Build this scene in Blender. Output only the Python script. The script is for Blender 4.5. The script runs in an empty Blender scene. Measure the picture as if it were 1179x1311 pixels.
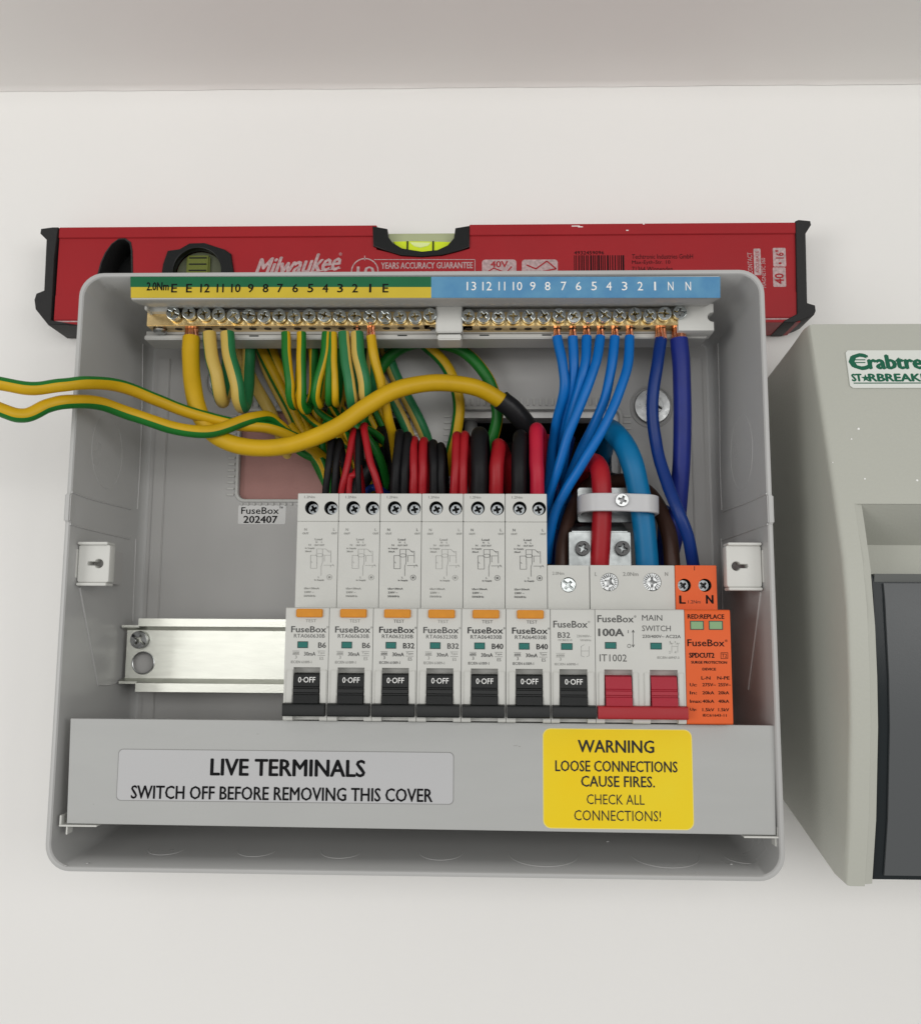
import bpy, bmesh, math, random
import numpy as np
from mathutils import Matrix, Vector
random.seed(7)
S = 0.001                                   # all sizes below are millimetres
scene = bpy.context.scene
col = scene.collection

# ------------------------------------------------------------------ camera
FPX = 1180.0
CAM = np.array([30.4766, -455.152, -28.0792]); YAW, PITCH, ROLL = -0.0302, 0.1271, 0.0064
def basis():
    cy, sy, cp, sp = math.cos(YAW), math.sin(YAW), math.cos(PITCH), math.sin(PITCH)
    f = np.array([sy*cp, cy*cp, sp]); r = np.array([cy, -sy, 0.0]); u = np.cross(r, f)
    c, s = math.cos(ROLL), math.sin(ROLL)
    return c*r + s*u, -s*r + c*u, f
RV, UV, FV = basis()
cd = bpy.data.cameras.new('camera'); cam = bpy.data.objects.new('camera', cd); col.objects.link(cam)
cd.sensor_fit = 'HORIZONTAL'; cd.sensor_width = 36.0; cd.lens = FPX/1179*36
cd.clip_start = 0.01; cd.clip_end = 50
M = Matrix(((RV[0], UV[0], -FV[0], CAM[0]*S), (RV[1], UV[1], -FV[1], CAM[1]*S), (RV[2], UV[2], -FV[2], CAM[2]*S), (0, 0, 0, 1)))
cam.matrix_world = M
scene.camera = cam

# ------------------------------------------------------------------ world, lamps, exposure
wd = bpy.data.worlds.new('World'); scene.world = wd; wd.use_nodes = True
bg = wd.node_tree.nodes['Background']; bg.inputs[0].default_value = (1.0, 0.99, 0.97, 1); bg.inputs[1].default_value = 0.46
def area(name, loc, target, size, power, colr):
    l = bpy.data.lights.new(name, 'AREA'); l.shape = 'RECTANGLE'; l.size, l.size_y = size; l.energy = power; l.color = colr
    o = bpy.data.objects.new(name, l); col.objects.link(o); o.location = loc
    o.rotation_euler = (Vector(target)-Vector(loc)).to_track_quat('-Z', 'Y').to_euler()
    return o
area('window_light', (-0.98, -1.15, -0.05), (0.0, 0, 0.03), (0.55, 0.55), 5.0, (1.0, 0.99, 0.972))
area('right_fill', (0.95, -1.15, 0.12), (0.0, 0, 0.05), (0.55, 0.5), 3.7, (1.0, 0.99, 0.972))  # added fill from the right, set wide to stay out of frontal reflections
area('front_key', (0.10, -1.25, 0.16), (0.0, 0, 0.0), (0.9, 0.4), 3.5, (1.0, 0.99, 0.972))  # added key in front, brightens the box interior and the soffit
area('rail_reflection_panel', (-0.62, -1.6, -0.10), (-0.1, 0, 0.0), (0.5, 0.5), .75, (1.0, 0.98, 0.95))  # added panel that gives the metal rail its bright reflection
scene.view_settings.view_transform = 'Standard'; scene.view_settings.look = 'None'
scene.view_settings.exposure = 0.0; scene.view_settings.gamma = 1.0
scene.cycles.max_bounces = 8

# ------------------------------------------------------------------ helpers
def at(px, py, w):
    """a photograph pixel brought to the plane w mm in front of the wall -> (X, Z, w)"""
    d = FV + RV*(px-589.5)/FPX + UV*(655.5-py)/FPX
    t = (-w-CAM[1])/d[1]; p = CAM + t*d
    return (p[0], p[2], w)
def lin(r, g, b): return tuple((c/255/12.92 if c/255 <= .04045 else ((c/255+.055)/1.055)**2.4) for c in (r, g, b))+(1,)
def mat(name, rgb, rough=.5, metal=0, bump=0, bscale=600, var=0, vscale=40, trans=0, coat=0, rvar=0, alpha=1, spec=.32, rgb2=None, stretch=None, ior=1.45):
    m = bpy.data.materials.new(name); m.use_nodes = True; nt = m.node_tree; b = nt.nodes['Principled BSDF']
    c = rgb if len(rgb) == 4 else tuple(rgb)+(1,)
    b.inputs['Base Color'].default_value = c; b.inputs['Roughness'].default_value = rough; b.inputs['Metallic'].default_value = metal
    b.inputs['Transmission Weight'].default_value = trans; b.inputs['Coat Weight'].default_value = coat; b.inputs['Alpha'].default_value = alpha
    b.inputs['IOR'].default_value = ior
    if spec is not None: b.inputs['Specular IOR Level'].default_value = spec
    tc = nt.nodes.new('ShaderNodeTexCoord'); src = tc.outputs['Object']
    if stretch:
        mp = nt.nodes.new('ShaderNodeMapping'); mp.inputs['Scale'].default_value = stretch; nt.links.new(src, mp.inputs[0]); src = mp.outputs[0]
    def noise(sc, det=4):
        n = nt.nodes.new('ShaderNodeTexNoise'); n.inputs['Scale'].default_value = sc; n.inputs['Detail'].default_value = det
        nt.links.new(src, n.inputs['Vector']); return n
    if var or rgb2:
        n = noise(vscale); r = nt.nodes.new('ShaderNodeValToRGB')
        c2 = rgb2 if rgb2 else tuple(x*(1-var) for x in c[:3])+(1,)
        r.color_ramp.elements[0].color = c2; r.color_ramp.elements[1].color = c
        r.color_ramp.elements[0].position = .35; r.color_ramp.elements[1].position = .65
        nt.links.new(n.outputs['Fac'], r.inputs[0]); nt.links.new(r.outputs[0], b.inputs['Base Color'])
    if rvar:
        n = noise(vscale*1.7); mr = nt.nodes.new('ShaderNodeMapRange'); mr.inputs[3].default_value = max(.03, rough-rvar); mr.inputs[4].default_value = min(1, rough+rvar)
        nt.links.new(n.outputs['Fac'], mr.inputs[0]); nt.links.new(mr.outputs[0], b.inputs['Roughness'])
    if bump:
        n = noise(bscale, 3); bn = nt.nodes.new('ShaderNodeBump'); bn.inputs['Strength'].default_value = bump; bn.inputs['Distance'].default_value = 0.0003
        nt.links.new(n.outputs['Fac'], bn.inputs['Height']); nt.links.new(bn.outputs[0], b.inputs['Normal'])
    return m
K = {}
K['wall'] = mat('painted_wall', (.80, .79, .77), .62, bump=.25, bscale=260, var=.02, vscale=6)
K['ceiling'] = mat('painted_ceiling', (.86, .835, .81), .7, bump=.3, bscale=160, var=.03, vscale=8)
K['box'] = mat('grey_enclosure_plastic', (.44, .44, .432), .30, bump=.10, bscale=1800, var=.05, vscale=14, rvar=.07)
K['boxback'] = mat('grey_back_plastic', (.43, .425, .415), .38, bump=.10, bscale=1800, var=.06, vscale=12, rvar=.05)
K['cover'] = mat('grey_cover_plastic', (.405, .41, .40), .42, bump=.15, bscale=1500, var=.03, vscale=20, rvar=.06, stretch=(1, 1, 5))
K['dev'] = mat('device_plastic', (.54, .54, .51), .45, bump=.08, bscale=2500, var=.04, vscale=60, rvar=.05)
K['devdark'] = mat('device_inner_plastic', (.3, .3, .28), .5)
K['well'] = mat('cage_and_recess_shade', (.015, .018, .018), .45)  # dark cage plastic; also paints the shade deep in wells and slots
K['white'] = mat('white_plastic', (.60, .60, .57), .35, var=.03, vscale=80)
K['carrier'] = mat('terminal_carrier_plastic', (.48, .48, .46), .4, var=.04, vscale=50)
K['nylon'] = mat('translucent_nylon', (.62, .62, .63), .3, trans=.25, rvar=.05)
K['rubber'] = mat('black_rubber', (.012, .012, .013), .5, bump=.3, bscale=1500, rvar=.1)
K['black'] = mat('black_plastic', (.005, .006, .006), .38, rvar=.05)
K['redtog'] = mat('red_toggle_plastic', (.33, .010, .026), .35, rvar=.05)
K['redbar'] = mat('red_bar_plastic', (.32, .012, .018), .4, rvar=.05)
K['button'] = mat('amber_button', (.62, .24, .012), .45, var=.1, vscale=200)
K['teal'] = mat('teal_indicator', (.005, .13, .11), .25)
K['tealedge'] = mat('indicator_frame', (.01, .05, .045), .4)
K['greenwin'] = mat('green_indicator', (.20, .34, .17), .3)
K['orange'] = mat('orange_plastic', (.68, .105, .018), .45, bump=.08, bscale=2500, var=.05, vscale=50)
K['ink'] = mat('black_ink', (.006, .006, .007), .6, spec=.1)
K['greyink'] = mat('grey_ink', (.09, .09, .088), .6, spec=.15)
K['paleink'] = mat('pale_grey_ink', (.25, .25, .235), .55)
K['darkink'] = mat('dark_grey_ink', (.03, .03, .031), .6, spec=.1)
K['whiteink'] = mat('white_ink', (.78, .78, .76), .5)
K['silverink'] = mat('silver_ink', (.50, .36, .36), .5, var=.35, vscale=700)
K['steel'] = mat('zinc_steel', (.44, .45, .45), .30, 1, bump=.15, bscale=500, rvar=.14, vscale=180, var=.35)
K['plate'] = mat('dull_zinc_plate', (.34, .36, .36), .36, 1, bump=.2, bscale=350, rvar=.14, vscale=120, var=.4)
K['rail'] = mat('galvanised_rail', (.66, .67, .61), .34, 1, bump=.08, bscale=300, rvar=.10, vscale=60, var=.05, stretch=(1, 1, 6))
K['screw'] = mat('bright_screw', (.60, .64, .635), .24, 1, bump=.08, bscale=900, rvar=.06, vscale=300, var=.1)
K['darkscrew'] = mat('blackened_screw', (.16, .17, .175), .25, 1, bump=.25, bscale=1500)
K['blackscrew'] = mat('black_oxide_screw', (.06, .06, .06), .35, .8)
K['brass'] = mat('brass', (.92, .68, .33), .24, 1, bump=.1, bscale=800, rvar=.1, vscale=150, var=.18)
K['copper'] = mat('bare_copper', (.80, .36, .22), .28, 1, rvar=.1, vscale=600, var=.25)
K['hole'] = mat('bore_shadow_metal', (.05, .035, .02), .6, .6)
K['yel'] = mat('yellow_insulation', (.56, .34, .006), .42, bump=.15, bscale=700, var=.12, vscale=60, rvar=.06)
K['yelpale'] = mat('pale_yellow_insulation', (.55, .39, .09), .42, bump=.15, bscale=700, var=.1, vscale=60)
K['grn'] = mat('green_insulation', (.010, .15, .018), .42, bump=.15, bscale=700, var=.12, vscale=60)
K['grnpale'] = mat('pale_green_insulation', (.02, .17, .06), .42, bump=.15, bscale=700, var=.12, vscale=60)
K['blue'] = mat('blue_insulation', (.001, .135, .46), .38, bump=.12, bscale=700, var=.15, vscale=60)
K['dblue'] = mat('dark_blue_insulation', (.003, .028, .17), .38, bump=.12, bscale=700, var=.15, vscale=60)
K['pblue'] = mat('violet_blue_insulation', (.010, .022, .19), .42, bump=.12, bscale=700, var=.15, vscale=60)
K['tblue'] = mat('turquoise_blue_insulation', (.001, .15, .34), .42, bump=.12, bscale=700, var=.12, vscale=60)
K['red'] = mat('red_insulation', (.34, .008, .014), .42, bump=.12, bscale=700, var=.12, vscale=60)
K['pink'] = mat('crimson_insulation', (.46, .010, .035), .45, bump=.12, bscale=700, var=.12, vscale=60)
K['blk'] = mat('black_insulation', (.006, .006, .007), .5, spec=.22, bump=.15, bscale=700)
K['brn'] = mat('brown_insulation', (.045, .020, .013), .45, bump=.15, bscale=700)
K['sheath'] = mat('grey_cable_sheath', (.20, .20, .20), .5)
K['lvlred'] = mat('red_painted_aluminium', (.33, .012, .017), .38, bump=.10, bscale=500, var=.08, vscale=25, rvar=.08)
K['lvlcap'] = mat('level_end_cap_rubber', (.018, .018, .018), .55, bump=.3, bscale=900)
K['vialclear'] = mat('vial_acrylic', (.93, .96, .86), .06, trans=.85, ior=1.3)
K['vialfluid'] = mat('vial_fluid', (.62, .75, .03), .12, rvar=.03)
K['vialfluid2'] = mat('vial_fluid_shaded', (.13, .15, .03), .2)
K['bubble'] = mat('vial_bubble', (.72, .82, .35), .1)
K['ylabel'] = mat('yellow_sticker', (.78, .55, .004), .42, rgb2=(.76, .58, .015, 1), vscale=22, rvar=.06, spec=.3)
K['ylabeledge'] = mat('yellow_sticker_edge', (.78, .66, .16), .4)
K['clearlabel'] = mat('clear_sticker', (.455, .457, .462), .35, rvar=.05)
K['stickeredge'] = mat('sticker_edge', (.24, .24, .235), .4)
K['wlabel'] = mat('white_sticker', (.62, .62, .61), .35, var=.05, vscale=100)
K['gstrip'] = mat('green_print', (.006, .12, .045), .35, var=.12, vscale=60)
K['ystrip'] = mat('yellow_print', (.56, .42, .03), .4, var=.1, vscale=60)
K['bstrip'] = mat('blue_print', (.07, .22, .40), .4, rgb2=(.10, .27, .43, 1), vscale=120)
K['pinkboard'] = mat('pink_plasterboard', (.40, .215, .195), .8, bump=.3, bscale=600, var=.08, vscale=60)
K['cavity'] = mat('cavity_shade', (.025, .02, .018), .9)  # near-black colour carries the shade of the hole in the wall
K['cu2'] = mat('beige_grey_plastic', (.435, .44, .39), .42, bump=.35, bscale=900, var=.03, vscale=14, rvar=.05)
K['cu2door'] = mat('smoked_door', (.085, .09, .093), .35, bump=.1, bscale=1500, rvar=.05)
K['cu2gasket'] = mat('black_door_frame', (.012, .016, .018), .25)
K['badge'] = mat('badge_white', (.66, .68, .64), .35)
K['badgegreen'] = mat('badge_green', (.01, .11, .06), .4)
K['tape'] = mat('black_tape', (.012, .012, .013), .4, bump=.4, bscale=400)
K['speck'] = mat('paint_speck', (.8, .8, .78), .5)

class MB:
    def __init__(s): s.v = []; s.f = []; s.m = []
    def add(s, v, f, m=0):
        k = len(s.v); s.v += [tuple(x) for x in v]; s.f += [tuple(i+k for i in q) for q in f]
        s.m += (list(m) if isinstance(m, (list, tuple)) else [m]*len(f)); return s
    def box(s, x0, x1, z0, z1, w0, w1, m=0, bev=0):
        if x0 > x1: x0, x1 = x1, x0
        if z0 > z1: z0, z1 = z1, z0
        if w0 > w1: w0, w1 = w1, w0
        if not bev:
            v = [(x, z, w) for w in (w0, w1) for z in (z0, z1) for x in (x0, x1)]
            return s.add(v, [(0, 2, 3, 1), (4, 5, 7, 6), (0, 1, 5, 4), (2, 6, 7, 3), (0, 4, 6, 2), (1, 3, 7, 5)], m)
        bm = bmesh.new(); bmesh.ops.create_cube(bm, size=1)
        for q in bm.verts: q.co = ((x0+x1)/2+q.co.x*(x1-x0), (z0+z1)/2+q.co.y*(z1-z0), (w0+w1)/2+q.co.z*(w1-w0))
        bmesh.ops.bevel(bm, geom=bm.edges[:], offset=bev, segments=2, affect='EDGES')
        s.bm(bm, m); return s
    def bm(s, bm, m=0):
        bm.verts.ensure_lookup_table(); s.add([v.co[:] for v in bm.verts], [[v.index for v in f.verts] for f in bm.faces], m); bm.free()
    def prismx(s, prof, x0, x1, m=0):          # prof: list of (w, Z)
        n = len(prof); v = [(x0, z, w) for w, z in prof]+[(x1, z, w) for w, z in prof]
        f = [tuple(range(n)), tuple(range(2*n-1, n-1, -1))]+[(i, i+n, (i+1) % n+n, (i+1) % n) for i in range(n)]
        return s.add(v, f, m)
    def lathe(s, prof, cx, cz, n=20, m=0):     # prof: list of (r, w), axis towards the viewer
        v = []; f = []
        for r, w in prof:
            for i in range(n):
                a = 2*math.pi*i/n; v.append((cx+r*math.cos(a), cz+r*math.sin(a), w))
        for k in range(len(prof)-1):
            for i in range(n): f.append((k*n+i, k*n+(i+1) % n, (k+1)*n+(i+1) % n, (k+1)*n+i))
        f.append(tuple(range((len(prof)-1)*n, len(prof)*n))); f.append(tuple(range(n-1, -1, -1)))
        return s.add(v, f, m)
    def line(s, a, b, t, w, dw=.08, m=0):      # a thin printed line in a plane w
        (x0, z0), (x1, z1) = a, b; dx, dz = x1-x0, z1-z0; L = math.hypot(dx, dz) or 1; nx, nz = -dz/L*t/2, dx/L*t/2
        v = [(x0+nx, z0+nz, w), (x0-nx, z0-nz, w), (x1-nx, z1-nz, w), (x1+nx, z1+nz, w)]
        v += [(x, z, w+dw) for x, z, _ in v]
        return s.add(v, [(0, 1, 2, 3), (4, 7, 6, 5), (0, 4, 5, 1), (1, 5, 6, 2), (2, 6, 7, 3), (3, 7, 4, 0)], m)
    def curve(s, splines, w0, w1, bev=0, m=0):
        cu = bpy.data.curves.new('tmp', 'CURVE'); cu.dimensions = '2D'; cu.fill_mode = 'BOTH'
        for sp in splines:
            p = cu.splines.new('POLY'); p.points.add(len(sp)-1)
            for q, c in zip(p.points, sp): q.co = (c[0], c[1], 0, 1)
            p.use_cyclic_u = True
        cu.extrude = max(0.0005, (w1-w0)/2-bev); cu.bevel_depth = bev; cu.bevel_resolution = 1; cu.offset = -bev
        s._data(cu, (w0+w1)/2, m); return s
    def _data(s, cu, w, m, fit=None, shear=0, rot=0):
        ob = bpy.data.objects.new('tmp', cu); me = bpy.data.meshes.new_from_object(ob)
        v = [list(q.co) for q in me.vertices]
        if fit:
            xs = [q[0] for q in v]; ys = [q[1] for q in v]; x0, x1, z0, z1 = fit
            a, b, c, d = min(xs), max(xs), min(ys), max(ys)
            if rot:      # quarter turn: reads upwards
                v = [[x0+(1-(q[1]-c)/(d-c))*(x1-x0), z0+(q[0]-a)/(b-a)*(z1-z0), q[2]] for q in v]
            else:
                v = [[x0+(q[0]-a)/(b-a)*(x1-x0), z0+(q[1]-c)/(d-c)*(z1-z0), q[2]] for q in v]
            if callable(shear): v = [list(shear(*q)) for q in v]
        s.add([(q[0], q[1], q[2]+w) for q in v], [tuple(p.vertices) for p in me.polygons], m)
        bpy.data.objects.remove(ob); bpy.data.meshes.remove(me); bpy.data.curves.remove(cu)
    def text(s, t, x0, x1, z0, z1, w, m=0, bold=0, th=.06, shear=0, rot=0, slant=0):
        cu = bpy.data.curves.new('tmp', 'FONT'); cu.body = t; cu.size = 1; cu.extrude = 0.0 if not th else 0.02
        cu.resolution_u = 2; cu.shear = slant
        k = len(s.v); kf = len(s.f); z0, z1 = min(z0, z1), max(z0, z1); s._data(cu, 0, m, fit=(x0, x1, z0, z1), rot=rot, shear=shear)
        for i in range(k, len(s.v)):
            q = s.v[i]; s.v[i] = (q[0], q[1], w+(th if q[2] > 0 else 0.0))
        if bold:                                # heavier strokes: the same outline pressed again a hair aside
            V = s.v[k:]; F = s.f[kf:]; e = (z1-z0)*bold*1.9
            for j, (dx, dz) in enumerate(((e, 0), (-e, 0), (0, e*.6), (0, -e*.6))):
                s.add([(q[0]+dx, q[1]+dz, q[2]+(j+1)*.004) for q in V], [tuple(i-k for i in f) for f in F], m)
        return s
    def sweep(s, pts, radii, n=12, matf=None, a0=0., twist=0., flat=None):
        """tube through world points (X,Z,w); matf(angle)->material index"""
        P = np.array(pts, float); N = len(P)
        T = np.gradient(P, axis=0); T /= np.linalg.norm(T, axis=1)[:, None]+1e-12
        ref = np.array([0, 0, 1.0]); 
        if abs(T[0] @ ref) > .9: ref = np.array([1.0, 0, 0])
        r = ref-T[0]*(T[0] @ ref); r /= np.linalg.norm(r); v = []; f = []; mi = []; L = 0
        for i in range(N):
            if i:
                r = r-T[i]*(T[i] @ r); r /= np.linalg.norm(r)+1e-12; L += np.linalg.norm(P[i]-P[i-1])
            b = np.cross(T[i], r)
            for k in range(n):
                a = 2*math.pi*k/n+a0+twist*L; R = radii[i]
                v.append(P[i]+R*(math.cos(a)*r+math.sin(a)*b))
        for i in range(N-1):
            for k in range(n):
                f.append((i*n+k, i*n+(k+1) % n, (i+1)*n+(k+1) % n, (i+1)*n+k)); mi.append(matf(k, n) if matf else 0)
        f.append(tuple(range(n))); f.append(tuple((N-1)*n+k for k in range(n-1, -1, -1))); mi += [0, 0]
        return s.add(v, f, mi)

ROOT = {}
def mesh(mb, name, mats, L, angle=35):
    me = bpy.data.meshes.new(name)
    me.from_pydata([((x-L[0])*S, -(w-L[2])*S, (z-L[1])*S) for x, z, w in mb.v], [], mb.f)
    for m in (mats if isinstance(mats, (list, tuple)) else [mats]): me.materials.append(K[m] if isinstance(m, str) else m)
    for p, i in zip(me.polygons, mb.m): p.material_index = i
    bm = bmesh.new(); bm.from_mesh(me); bmesh.ops.recalc_face_normals(bm, faces=bm.faces); bm.to_mesh(me); bm.free()
    me.polygons.foreach_set('use_smooth', [True]*len(me.polygons)); me.set_sharp_from_angle(angle=math.radians(angle))
    return me
def tag(o, label=None, cat=None, group=None, kind=None):
    if label: o['label'] = label
    if cat: o['category'] = cat
    if group: o['group'] = group
    if kind: o['kind'] = kind
    return o
def loc(L): return Vector((L[0]*S, -L[2]*S, L[1]*S))
def thing(name, label, cat, L, group=None):
    o = bpy.data.objects.new(name, None); col.objects.link(o); o.location = loc(L); o.empty_display_size = .01
    ROOT[o.name] = L; return tag(o, label, cat, group)
def part(mb, name, mats, parent, label=None):
    L = ROOT[parent.name]
    o = bpy.data.objects.new(name, mesh(mb, name, mats, L)); col.objects.link(o); o.parent = parent; ROOT[o.name] = L
    if label: o['label'] = label
    return o
def solo(mb, name, mats, label, cat, L, group=None, kind=None):
    o = bpy.data.objects.new(name, mesh(mb, name, mats, L)); col.objects.link(o); o.location = loc(L); ROOT[o.name] = L
    return tag(o, label, cat, group, kind)
def inst(me, name, parent, L, rot=0, tilt=0):
    o = bpy.data.objects.new(name, me); col.objects.link(o); o.parent = parent; P = ROOT[parent.name]
    o.location = loc((L[0]-P[0], L[1]-P[1], L[2]-P[2])); o.rotation_euler = (tilt, rot, 0); ROOT[o.name] = P; return o
def rrect(x0, x1, z0, z1, r, n=6):
    if x0 > x1: x0, x1 = x1, x0
    if z0 > z1: z0, z1 = z1, z0
    out = []
    for cx, cz, a in ((x1-r, z1-r, 0), (x0+r, z1-r, 90), (x0+r, z0+r, 180), (x1-r, z0+r, 270)):
        for i in range(n+1):
            t = math.radians(a+90*i/n); out.append((cx+r*math.cos(t), cz+r*math.sin(t)))
    return out
def circ(cx, cz, r, n=24, rz=None): return [(cx+r*math.cos(2*math.pi*i/n), cz+(rz or r)*math.sin(2*math.pi*i/n)) for i in range(n)]
def crom(pts, per=8):
    P = [np.array(p, float) for p in pts]; P = [2*P[0]-P[1]]+P+[2*P[-1]-P[-2]]; out = []
    for i in range(1, len(P)-2):
        a, b, c, d = P[i-1:i+3]
        for k in range(per):
            t = k/per; out.append(.5*((2*b)+(-a+c)*t+(2*a-5*b+4*c-d)*t*t+(-a+3*b-3*c+d)*t**3))
    out.append(P[-2]); return out
def crop(ox, oy, s): return lambda x, y: (ox+x/s, oy+y/s)
def box_at(c, x0, y0, x1, y1, w):           # crop pixel box -> X0,X1,Z0,Z1 in plane w
    a, b = c(x0, y0), c(x1, y1); ym = (a[1]+b[1])/2; xm = (a[0]+b[0])/2
    X0 = at(a[0], ym, w)[0]; X1 = at(b[0], ym, w)[0]; Z0 = at(xm, b[1], w)[1]; Z1 = at(xm, a[1], w)[1]
    return X0, X1, Z0, Z1
ID = lambda x, y: (x, y)

# ------------------------------------------------------------------ the setting
TILT = lambda x: -0.0031*x
HX0, HX1, HZ0, HZ1 = -34, 92, -8, 78            # hole cut through the wall behind the enclosure
mb = MB(); B = 1600
mb.curve([[(-B, -B), (B, -B), (B, 256.2), (-B, 259.5)], [(HX0, HZ0), (HX1, HZ0), (HX1, HZ1), (HX0, HZ1)]], -12, 0)
solo(mb, 'wall', 'wall', None, None, (0, 0, 0), kind='structure')
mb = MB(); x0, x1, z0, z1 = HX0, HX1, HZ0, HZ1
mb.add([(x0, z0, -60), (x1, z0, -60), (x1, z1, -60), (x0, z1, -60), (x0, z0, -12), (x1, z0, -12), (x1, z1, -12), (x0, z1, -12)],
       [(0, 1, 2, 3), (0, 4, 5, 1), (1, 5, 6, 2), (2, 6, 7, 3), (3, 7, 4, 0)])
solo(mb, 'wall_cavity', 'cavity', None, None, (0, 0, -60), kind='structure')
# ceiling with a slightly uneven painted edge against the wall
mb = MB(); xs = np.linspace(-B, B, 641); v = []; f = []
for i, x in enumerate(xs):
    e = .35*math.sin(x*.05)+.25*math.sin(x*.17+1)+random.uniform(-.12, .12)
    zc = 257.6+TILT(x)
    for k, (dz, w) in enumerate(((-.6+e*.25, -.6), (-1.2+e*.3, .5), (-.35+e*.2, 2.2+e), (0, 4.5+e), (0, 30), (0, 105))): v.append((x, zc+dz, w))
for i in range(640):
    for k in range(5): f.append((i*6+k, i*6+k+1, i*6+k+7, i*6+k+6))
mb.add(v, f)
mb.add([(-B, 257.6+TILT(-B), 105), (B, 257.6+TILT(B), 105), (B, 700, 105), (-B, 700, 105), (-B, 700, 0), (B, 700, 0)], [(0, 1, 2, 3), (3, 2, 5, 4)])
solo(mb, 'boxed_in_soffit', 'ceiling', None, None, (0, 257.6, 0), kind='structure')

# ------------------------------------------------------------------ screw heads (shared meshes)
def screw_mesh(name, r, h, m, slot=0, ribs=0, shank=4):
    """round head with a real cross-shaped socket cut through its face; the socket ends in the hollow shank"""
    mb = MB(); g = r*.13; q = r*.60; k = r*.24; e = r*(.93 if slot else .60)
    cross = [(e, -g), (e, g), (k, g), (k*.9, k*.9), (g, k), (g, q), (-g, q), (-g, k), (-k*.9, k*.9), (-k, g), (-e, g), (-e, -g), (-k, -g), (-k*.9, -k*.9), (-g, -k), (-g, -q), (g, -q), (g, -k), (k*.9, -k*.9), (k, -g)]
    holes = [cross]
    for j in range(ribs):
        a = 2*math.pi*(j+.5)/ribs; ca, sa = math.cos(a), math.sin(a); t = r*.055; i0 = r*.58; i1 = r*.93
        if slot and abs(sa) < .25: continue
        holes.append([(ca*i0-sa*t, sa*i0+ca*t), (ca*i0+sa*t, sa*i0-ca*t), (ca*i1+sa*t, sa*i1-ca*t), (ca*i1-sa*t, sa*i1+ca*t)])
    mb.curve([circ(0, 0, r, 32)]+holes, h-1.5, h, .20 if ribs == 0 else .05)
    mb.lathe([(r*.72, -shank), (r*.74, -.2), (r*.99, 0), (r*.99, max(.05, h-1.45))], 0, 0, 24); mb.f = mb.f[:-2]; mb.m = mb.m[:-2]
    mb.lathe([(r*.72, -shank), (r*.72, -shank+.2)], 0, 0, 24)
    return mesh(mb, name, m, (0, 0, 0), 25)
SC_BRIGHT = screw_mesh('terminal_screw', 3.05, 2.6, 'screw', shank=6)
SC_SLOT = screw_mesh('terminal_screw', 3.05, 2.6, 'screw', slot=1, shank=6)
SC_DARK = screw_mesh('terminal_screw', 2.45, 1.0, 'darkscrew')
SC_MCB = screw_mesh('terminal_screw', 3.05, 1.4, 'screw', slot=1)
SC_MAIN = screw_mesh('terminal_screw', 3.75, 1.1, 'steel', ribs=22)
SC_BLACK = screw_mesh('terminal_screw', 3.3, 2.2, 'blackscrew')
SC_STEEL = screw_mesh('fixing_screw', 2.9, 1.6, 'steel')
SC_BIG = screw_mesh('fixing_screw', 4.1, 2.4, 'steel', slot=1)

# ------------------------------------------------------------------ the enclosure
RIM = 74.0
def wallx(w): return 145.7-(74-w)*3.6/70        # inner half width at depth w
def wallz(w): return 123.4-(74-w)*6.4/70
enc = thing('consumer_unit_enclosure', 'open light grey plastic fuse board enclosure full of coloured wires, mounted on the white wall', 'fuse box', (0, 0, 0))
mb = MB()
def loop(hx, hz, r, w, n=8): return [(x, z, w) for x, z in rrect(-hx, hx, -hz, hz, r, n)]
loops = [loop(144.0, 117.6, 9, .4), loop(148.0, 125.7, 10.5, 72.8), loop(147.9, 125.6, 10.4, 73.7), loop(147.4, 125.1, 10, 74.0), loop(146.3, 124.0, 9, 74.0), loop(145.8, 123.5, 8.6, 73.4)]
loops += [loop(wallx(w), wallz(w), 8.4-.04*(74-w), w) for w in (60, 40, 20, 8)]+[loop(141.6, 116.2, 5, 5.2), loop(140.2, 115.3, 4.2, 4.0), loop(139.0, 114.4, 4, 3.9)]
n = len(loops[0]); v = [p for l in loops for p in l]; f = []
for k in range(len(loops)-1):
    for i in range(n): f.append((k*n+i, k*n+(i+1) % n, (k+1)*n+(i+1) % n, (k+1)*n+i))
mb.add(v, f)
shell = part(mb, 'side_walls', 'box', enc)
mb = MB()
O1 = (at(307, 585, 4)[0], at(524, 585, 4)[0], at(400, 639, 4)[1], at(400, 527, 4)[1])
O2 = (at(583, 560, 4)[0], at(793, 560, 4)[0], at(700, 705, 4)[1], at(700, 525, 4)[1])
mb.curve([[(x, z) for x, z in rrect(-139.2, 139.2, -114.6, 114.6, 4, 4)], rrect(*O1, 3.5), rrect(*O2, 3.5)], 1.2, 4.0, .3)
back = part(mb, 'back_panel', 'boxback', enc)
# moulded ruler marks round the cut-outs: stuff-sized ribs joined into one part
mb = MB()
for (a, b, c, d) in (O1, O2):
    x = a+2
    while x < b-1:
        for zz, s in ((d, 1), (c, -1)): mb.box(x-.5, x+.5, zz+s*(2.0 if s < 0 else 2.4), zz+s*(3.3 if s < 0 else 6.0), 3.9, 4.9, bev=.12)
        x += 3.1
    z = c+2
    while z < d-1:
        for xx, s in ((a, -1), (b, 1)): mb.box(xx+s*2.2, xx+s*5.6, z-.5, z+.5, 3.9, 4.9, bev=.12)
        z += 3.1
o = part(mb, 'ruler_mark', 'carrier', enc); o['kind'] = 'stuff'
for (a, b, c, d) in (O1, O2):
    mb = MB(); mb.curve([rrect(a-1.6, b+1.6, c-1.6, d+1.6, 4.6), rrect(a-.2, b+.2, c-.2, d+.2, 3.6)], 3.95, 4.9, .25)
    part(mb, 'opening_lip', 'carrier', enc)
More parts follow.
